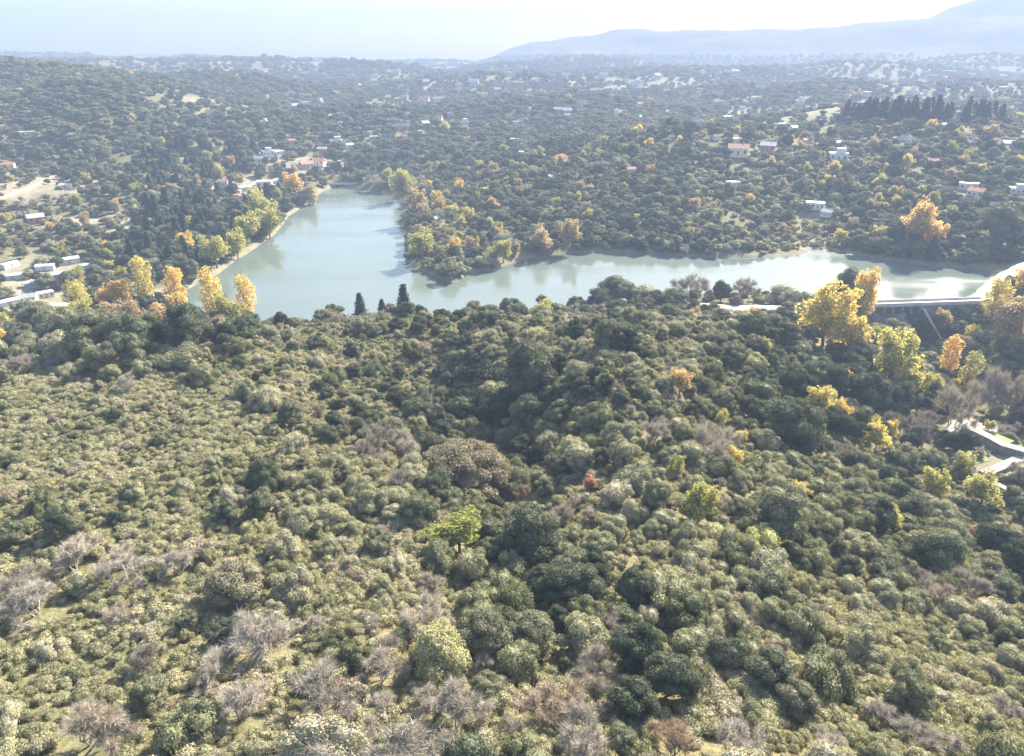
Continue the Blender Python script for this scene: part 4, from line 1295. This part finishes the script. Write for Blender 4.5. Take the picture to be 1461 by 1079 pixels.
def zone_of(px, py, d):
    if d > 700: return 'in the hazy town beyond the lake'
    if py < 460 and d > 262:
        if px < 330: return 'on the flat land west of the lake'
        if px < 480: return 'near the head of the lake'
        if px < 1170 and py < 390: return 'on the wooded hill across the lake'
        if py < 385: return 'on the far bank right of the inlet'
    if px > 1100 and d > 175: return 'in the valley below the dam'
    if d > 165: return 'below the left crest' if px < 330 and d > 185 else 'along the hill crest'
    if px < 540: return 'on the open left slope' if py < 790 else 'on the near left slope'
    if px < 900: return 'in the hollow' if py < 900 else 'at the bottom middle'
    return 'on the right slope' if py < 880 else 'on the near right slope'

TONE = {'shrub': [(.25, 'dark green'), (.5, 'grey green'), (.75, 'olive grey'), (2, 'pale olive')],
        'scrub': [(.3, 'olive green'), (.6, 'yellowish'), (.82, 'straw coloured'), (2, 'brown')],
        'evergreen': [(.2, 'very dark'), (.5, 'dark green'), (.8, 'mid green'), (2, 'light olive')],
        'autumn': [(.2, 'yellow green'), (.55, 'yellow'), (.85, 'orange'), (2, 'russet')],
        'poplar': [(.3, 'pale yellow'), (2, 'golden')],
        'conifer': [(2, 'dark green')],
        'bare': [(.35, 'dark grey'), (.7, 'grey'), (.97, 'pale'), (2, 'tawny')]}
NOUN = {'shrub': 'rounded shrub', 'scrub': 'low bush', 'evergreen': 'leafy tree', 'autumn': 'autumn tree', 'poplar': 'poplar', 'conifer': 'conifer', 'bare': 'leafless tree'}
GRP = {'dome': 'evergreen trees', 'shrub': 'rounded shrubs on the hills', 'scrub': 'low bushes on the near hill', 'evergreen': 'evergreen trees', 'autumn': 'trees in autumn colour', 'poplar': 'poplars', 'conifer': 'conifers', 'bare': 'leafless trees'}
P = PLANTS
ax = np.array([q[1] for q in P]); ay = np.array([q[2] for q in P]); azz = np.array([q[3] for q in P]); ar = np.array([q[4] for q in P])
apx, apy, adep = project(ax, ay, azz + ar)
inside = (apx > -10) & (apx < W0 + 10) & (apy > -5) & (apy < H0 + 25)
rank = np.where(inside, ar / adep, 0) + np.where(np.array([q[7] is not None for q in P]), 100, 0)
LIMIT = {'dome': 9, 'shrub': 296, 'scrub': 296, 'evergreen': 290, 'autumn': 290, 'poplar': 100, 'conifer': 200, 'bare': 290, 'far': 0}
single = np.zeros(len(P), bool)
kinds = np.array([q[0] for q in P])
for kd, lim in LIMIT.items():
    ii = np.nonzero((kinds == kd) & (rank > 0.0022))[0]
    ii = ii[np.argsort(-rank[ii])][:lim]
    single[ii] = True
first = {}
for i in np.nonzero(single)[0]:
    kd, x, y, z, rad, st, t, lab = P[i]
    s = rad / RAD[kd]
    v = int(rs.randint(VARS[kd]))
    rz = rs.rand() * 6.283
    name, cat = NAMES[kd]
    if kd in ONE:
        o = bpy.data.objects.new(name, ONE[kd][v])
        COL.objects.link(o)
    else:
        o = first.get((kd, v))
        if o is None:
            o = bpy.data.objects.new(name, None)
            o.empty_display_size = .5
            COL.objects.link(o)
            for nm, me_ in zip(('trunk', 'crown'), TWO[kd][v]):
                c = bpy.data.objects.new(nm, me_)
                COL.objects.link(c)
                c.parent = o
            first[(kd, v)] = o
        else:
            o = copy_tree(o)
    o.location = (x, y, z)
    o.rotation_euler = (0, 0, rz)
    wob = 1 + np.clip(rs.normal(0, .13), -.25, .25)
    o.scale = (s * wob, s / wob, s * st)
    o['tint'] = float(t)
    for c in o.children:
        c['tint'] = float(t)
    if lab is None:
        px_, py_, dep_ = float(apx[i]), float(apy[i]), float(adep[i])
        tone = next(n for lim, n in TONE[kd] if t < lim)
        w = rad * 2 * FPX / dep_
        big = 'small' if w < 26 else 'mid sized' if w < 55 else 'large'
        lab = f'{big} {tone} {NOUN[kd]} {zone_of(px_, py_, math.hypot(x, y))}'
    tag(o, lab, cat, GRP[kd])

def mass(name, label, kd, sel, meshes):
    """everything of a kind that is too far or too many to single out: one object, its plants set out by geometry nodes"""
    ii = np.nonzero(sel)[0]
    me = bpy.data.meshes.new(name)
    me.vertices.add(len(ii))
    me.vertices.foreach_set('co', np.column_stack([ax[ii], ay[ii], azz[ii]]).astype(np.float32).ravel())
    s = ar[ii] / RAD[kd]
    stz = np.array([P[i][5] for i in ii])
    A = lambda n, t: me.attributes.new(n, t, 'POINT')
    wb = 1 + np.clip(rs.normal(0, .12, len(ii)), -.25, .25)
    A('size', 'FLOAT_VECTOR').data.foreach_set('vector', np.column_stack([s * wb, s / wb, s * stz]).astype(np.float32).ravel())
    A('spin', 'FLOAT_VECTOR').data.foreach_set('vector', np.column_stack([0 * s, 0 * s, rs.rand(len(ii)) * 6.283]).astype(np.float32).ravel())
    A('tint', 'FLOAT').data.foreach_set('value', np.array([P[i][6] for i in ii], np.float32))
    A('which', 'INT').data.foreach_set('value', rs.randint(0, len(meshes), len(ii)).astype(np.int32))
    src = bpy.data.collections.new(name + '_kinds')
    for m_ in meshes:
        src.objects.link(bpy.data.objects.new(name + '_plant', m_))
    ng = bpy.data.node_groups.new(name, 'GeometryNodeTree')
    ng.interface.new_socket('Geometry', in_out='INPUT', socket_type='NodeSocketGeometry')
    ng.interface.new_socket('Geometry', in_out='OUTPUT', socket_type='NodeSocketGeometry')
    N, L = ng.nodes, ng.links
    gi, go = N.new('NodeGroupInput'), N.new('NodeGroupOutput')
    ci = N.new('GeometryNodeCollectionInfo')
    ci.inputs['Collection'].default_value = src
    ci.inputs['Separate Children'].default_value = True
    ci.inputs['Reset Children'].default_value = True
    ip = N.new('GeometryNodeInstanceOnPoints')
    ip.inputs['Pick Instance'].default_value = True
    def at(n, t):
        a = N.new('GeometryNodeInputNamedAttribute')
        a.data_type = t
        a.inputs['Name'].default_value = n
        return a.outputs['Attribute']
    L.new(gi.outputs[0], ip.inputs['Points'])
    L.new(ci.outputs[0], ip.inputs['Instance'])
    L.new(at('which', 'INT'), ip.inputs['Instance Index'])
    L.new(at('size', 'FLOAT_VECTOR'), ip.inputs['Scale'])
    L.new(at('spin', 'FLOAT_VECTOR'), ip.inputs['Rotation'])
    L.new(ip.outputs[0], go.inputs[0])
    o = bpy.data.objects.new(name, me)
    COL.objects.link(o)
    o.modifiers.new('plants', 'NODES').node_group = ng
    tag(o, label, cat=None, kind='stuff')
    return o

rest = ~single
def twin(k): return [join_mesh(k, pq) for pq in TWO[k]]
mass('shrubbery', 'grey green shrubs covering the hills in the distance', 'shrub', rest & (kinds == 'shrub'), P_SHRUB)
mass('undergrowth', 'low yellowish scrub between the shrubs of the near hill', 'scrub', rest & (kinds == 'scrub'), P_SCRUB)
mass('evergreen_woods', 'dark green woods around the lake', 'evergreen', rest & (kinds == 'evergreen'), twin('evergreen'))
if (rest & (kinds == 'bare')).any():
    mass('bare_woods', 'grey leafless trees scattered through the woods', 'bare', rest & (kinds == 'bare'), twin('bare'))
if (rest & (kinds == 'autumn')).any():
    mass('autumn_woods', 'small autumn coloured trees scattered through the far woods', 'autumn', rest & (kinds == 'autumn'), twin('autumn'))
if (rest & (kinds == 'conifer')).any():
    mass('conifer_woods', 'dark conifers scattered through the far woods', 'conifer', rest & (kinds == 'conifer'), twin('conifer'))
mass('far_woods', 'hazy green woods spreading to the horizon beyond the lake', 'far', kinds == 'far', P_FAR)
print('plants', len(P), {k: int((kinds == k).sum()) for k in LIMIT}, 'single', int(single.sum()))

# ------------------------------------------------------------------ haze
def haze_box():
    m, nt, out = mat('haze_air')
    v = node(nt, 'ShaderNodeVolumePrincipled')
    v.inputs['Color'].default_value = (.25, .309, .425, 1)
    v.inputs['Density'].default_value = HAZE_DENSITY
    v.inputs['Anisotropy'].default_value = .04
    nt.links.new(v.outputs[0], out.inputs['Volume'])
    top = float(TZ.max()) + 15
    b = MB().box(-5400, 5400, -300, 5800, -25, max(top, 130))
    o = b.build('haze', m)
    tag(o, 'pale blue haze thickening with distance', kind='stuff')
haze_box()
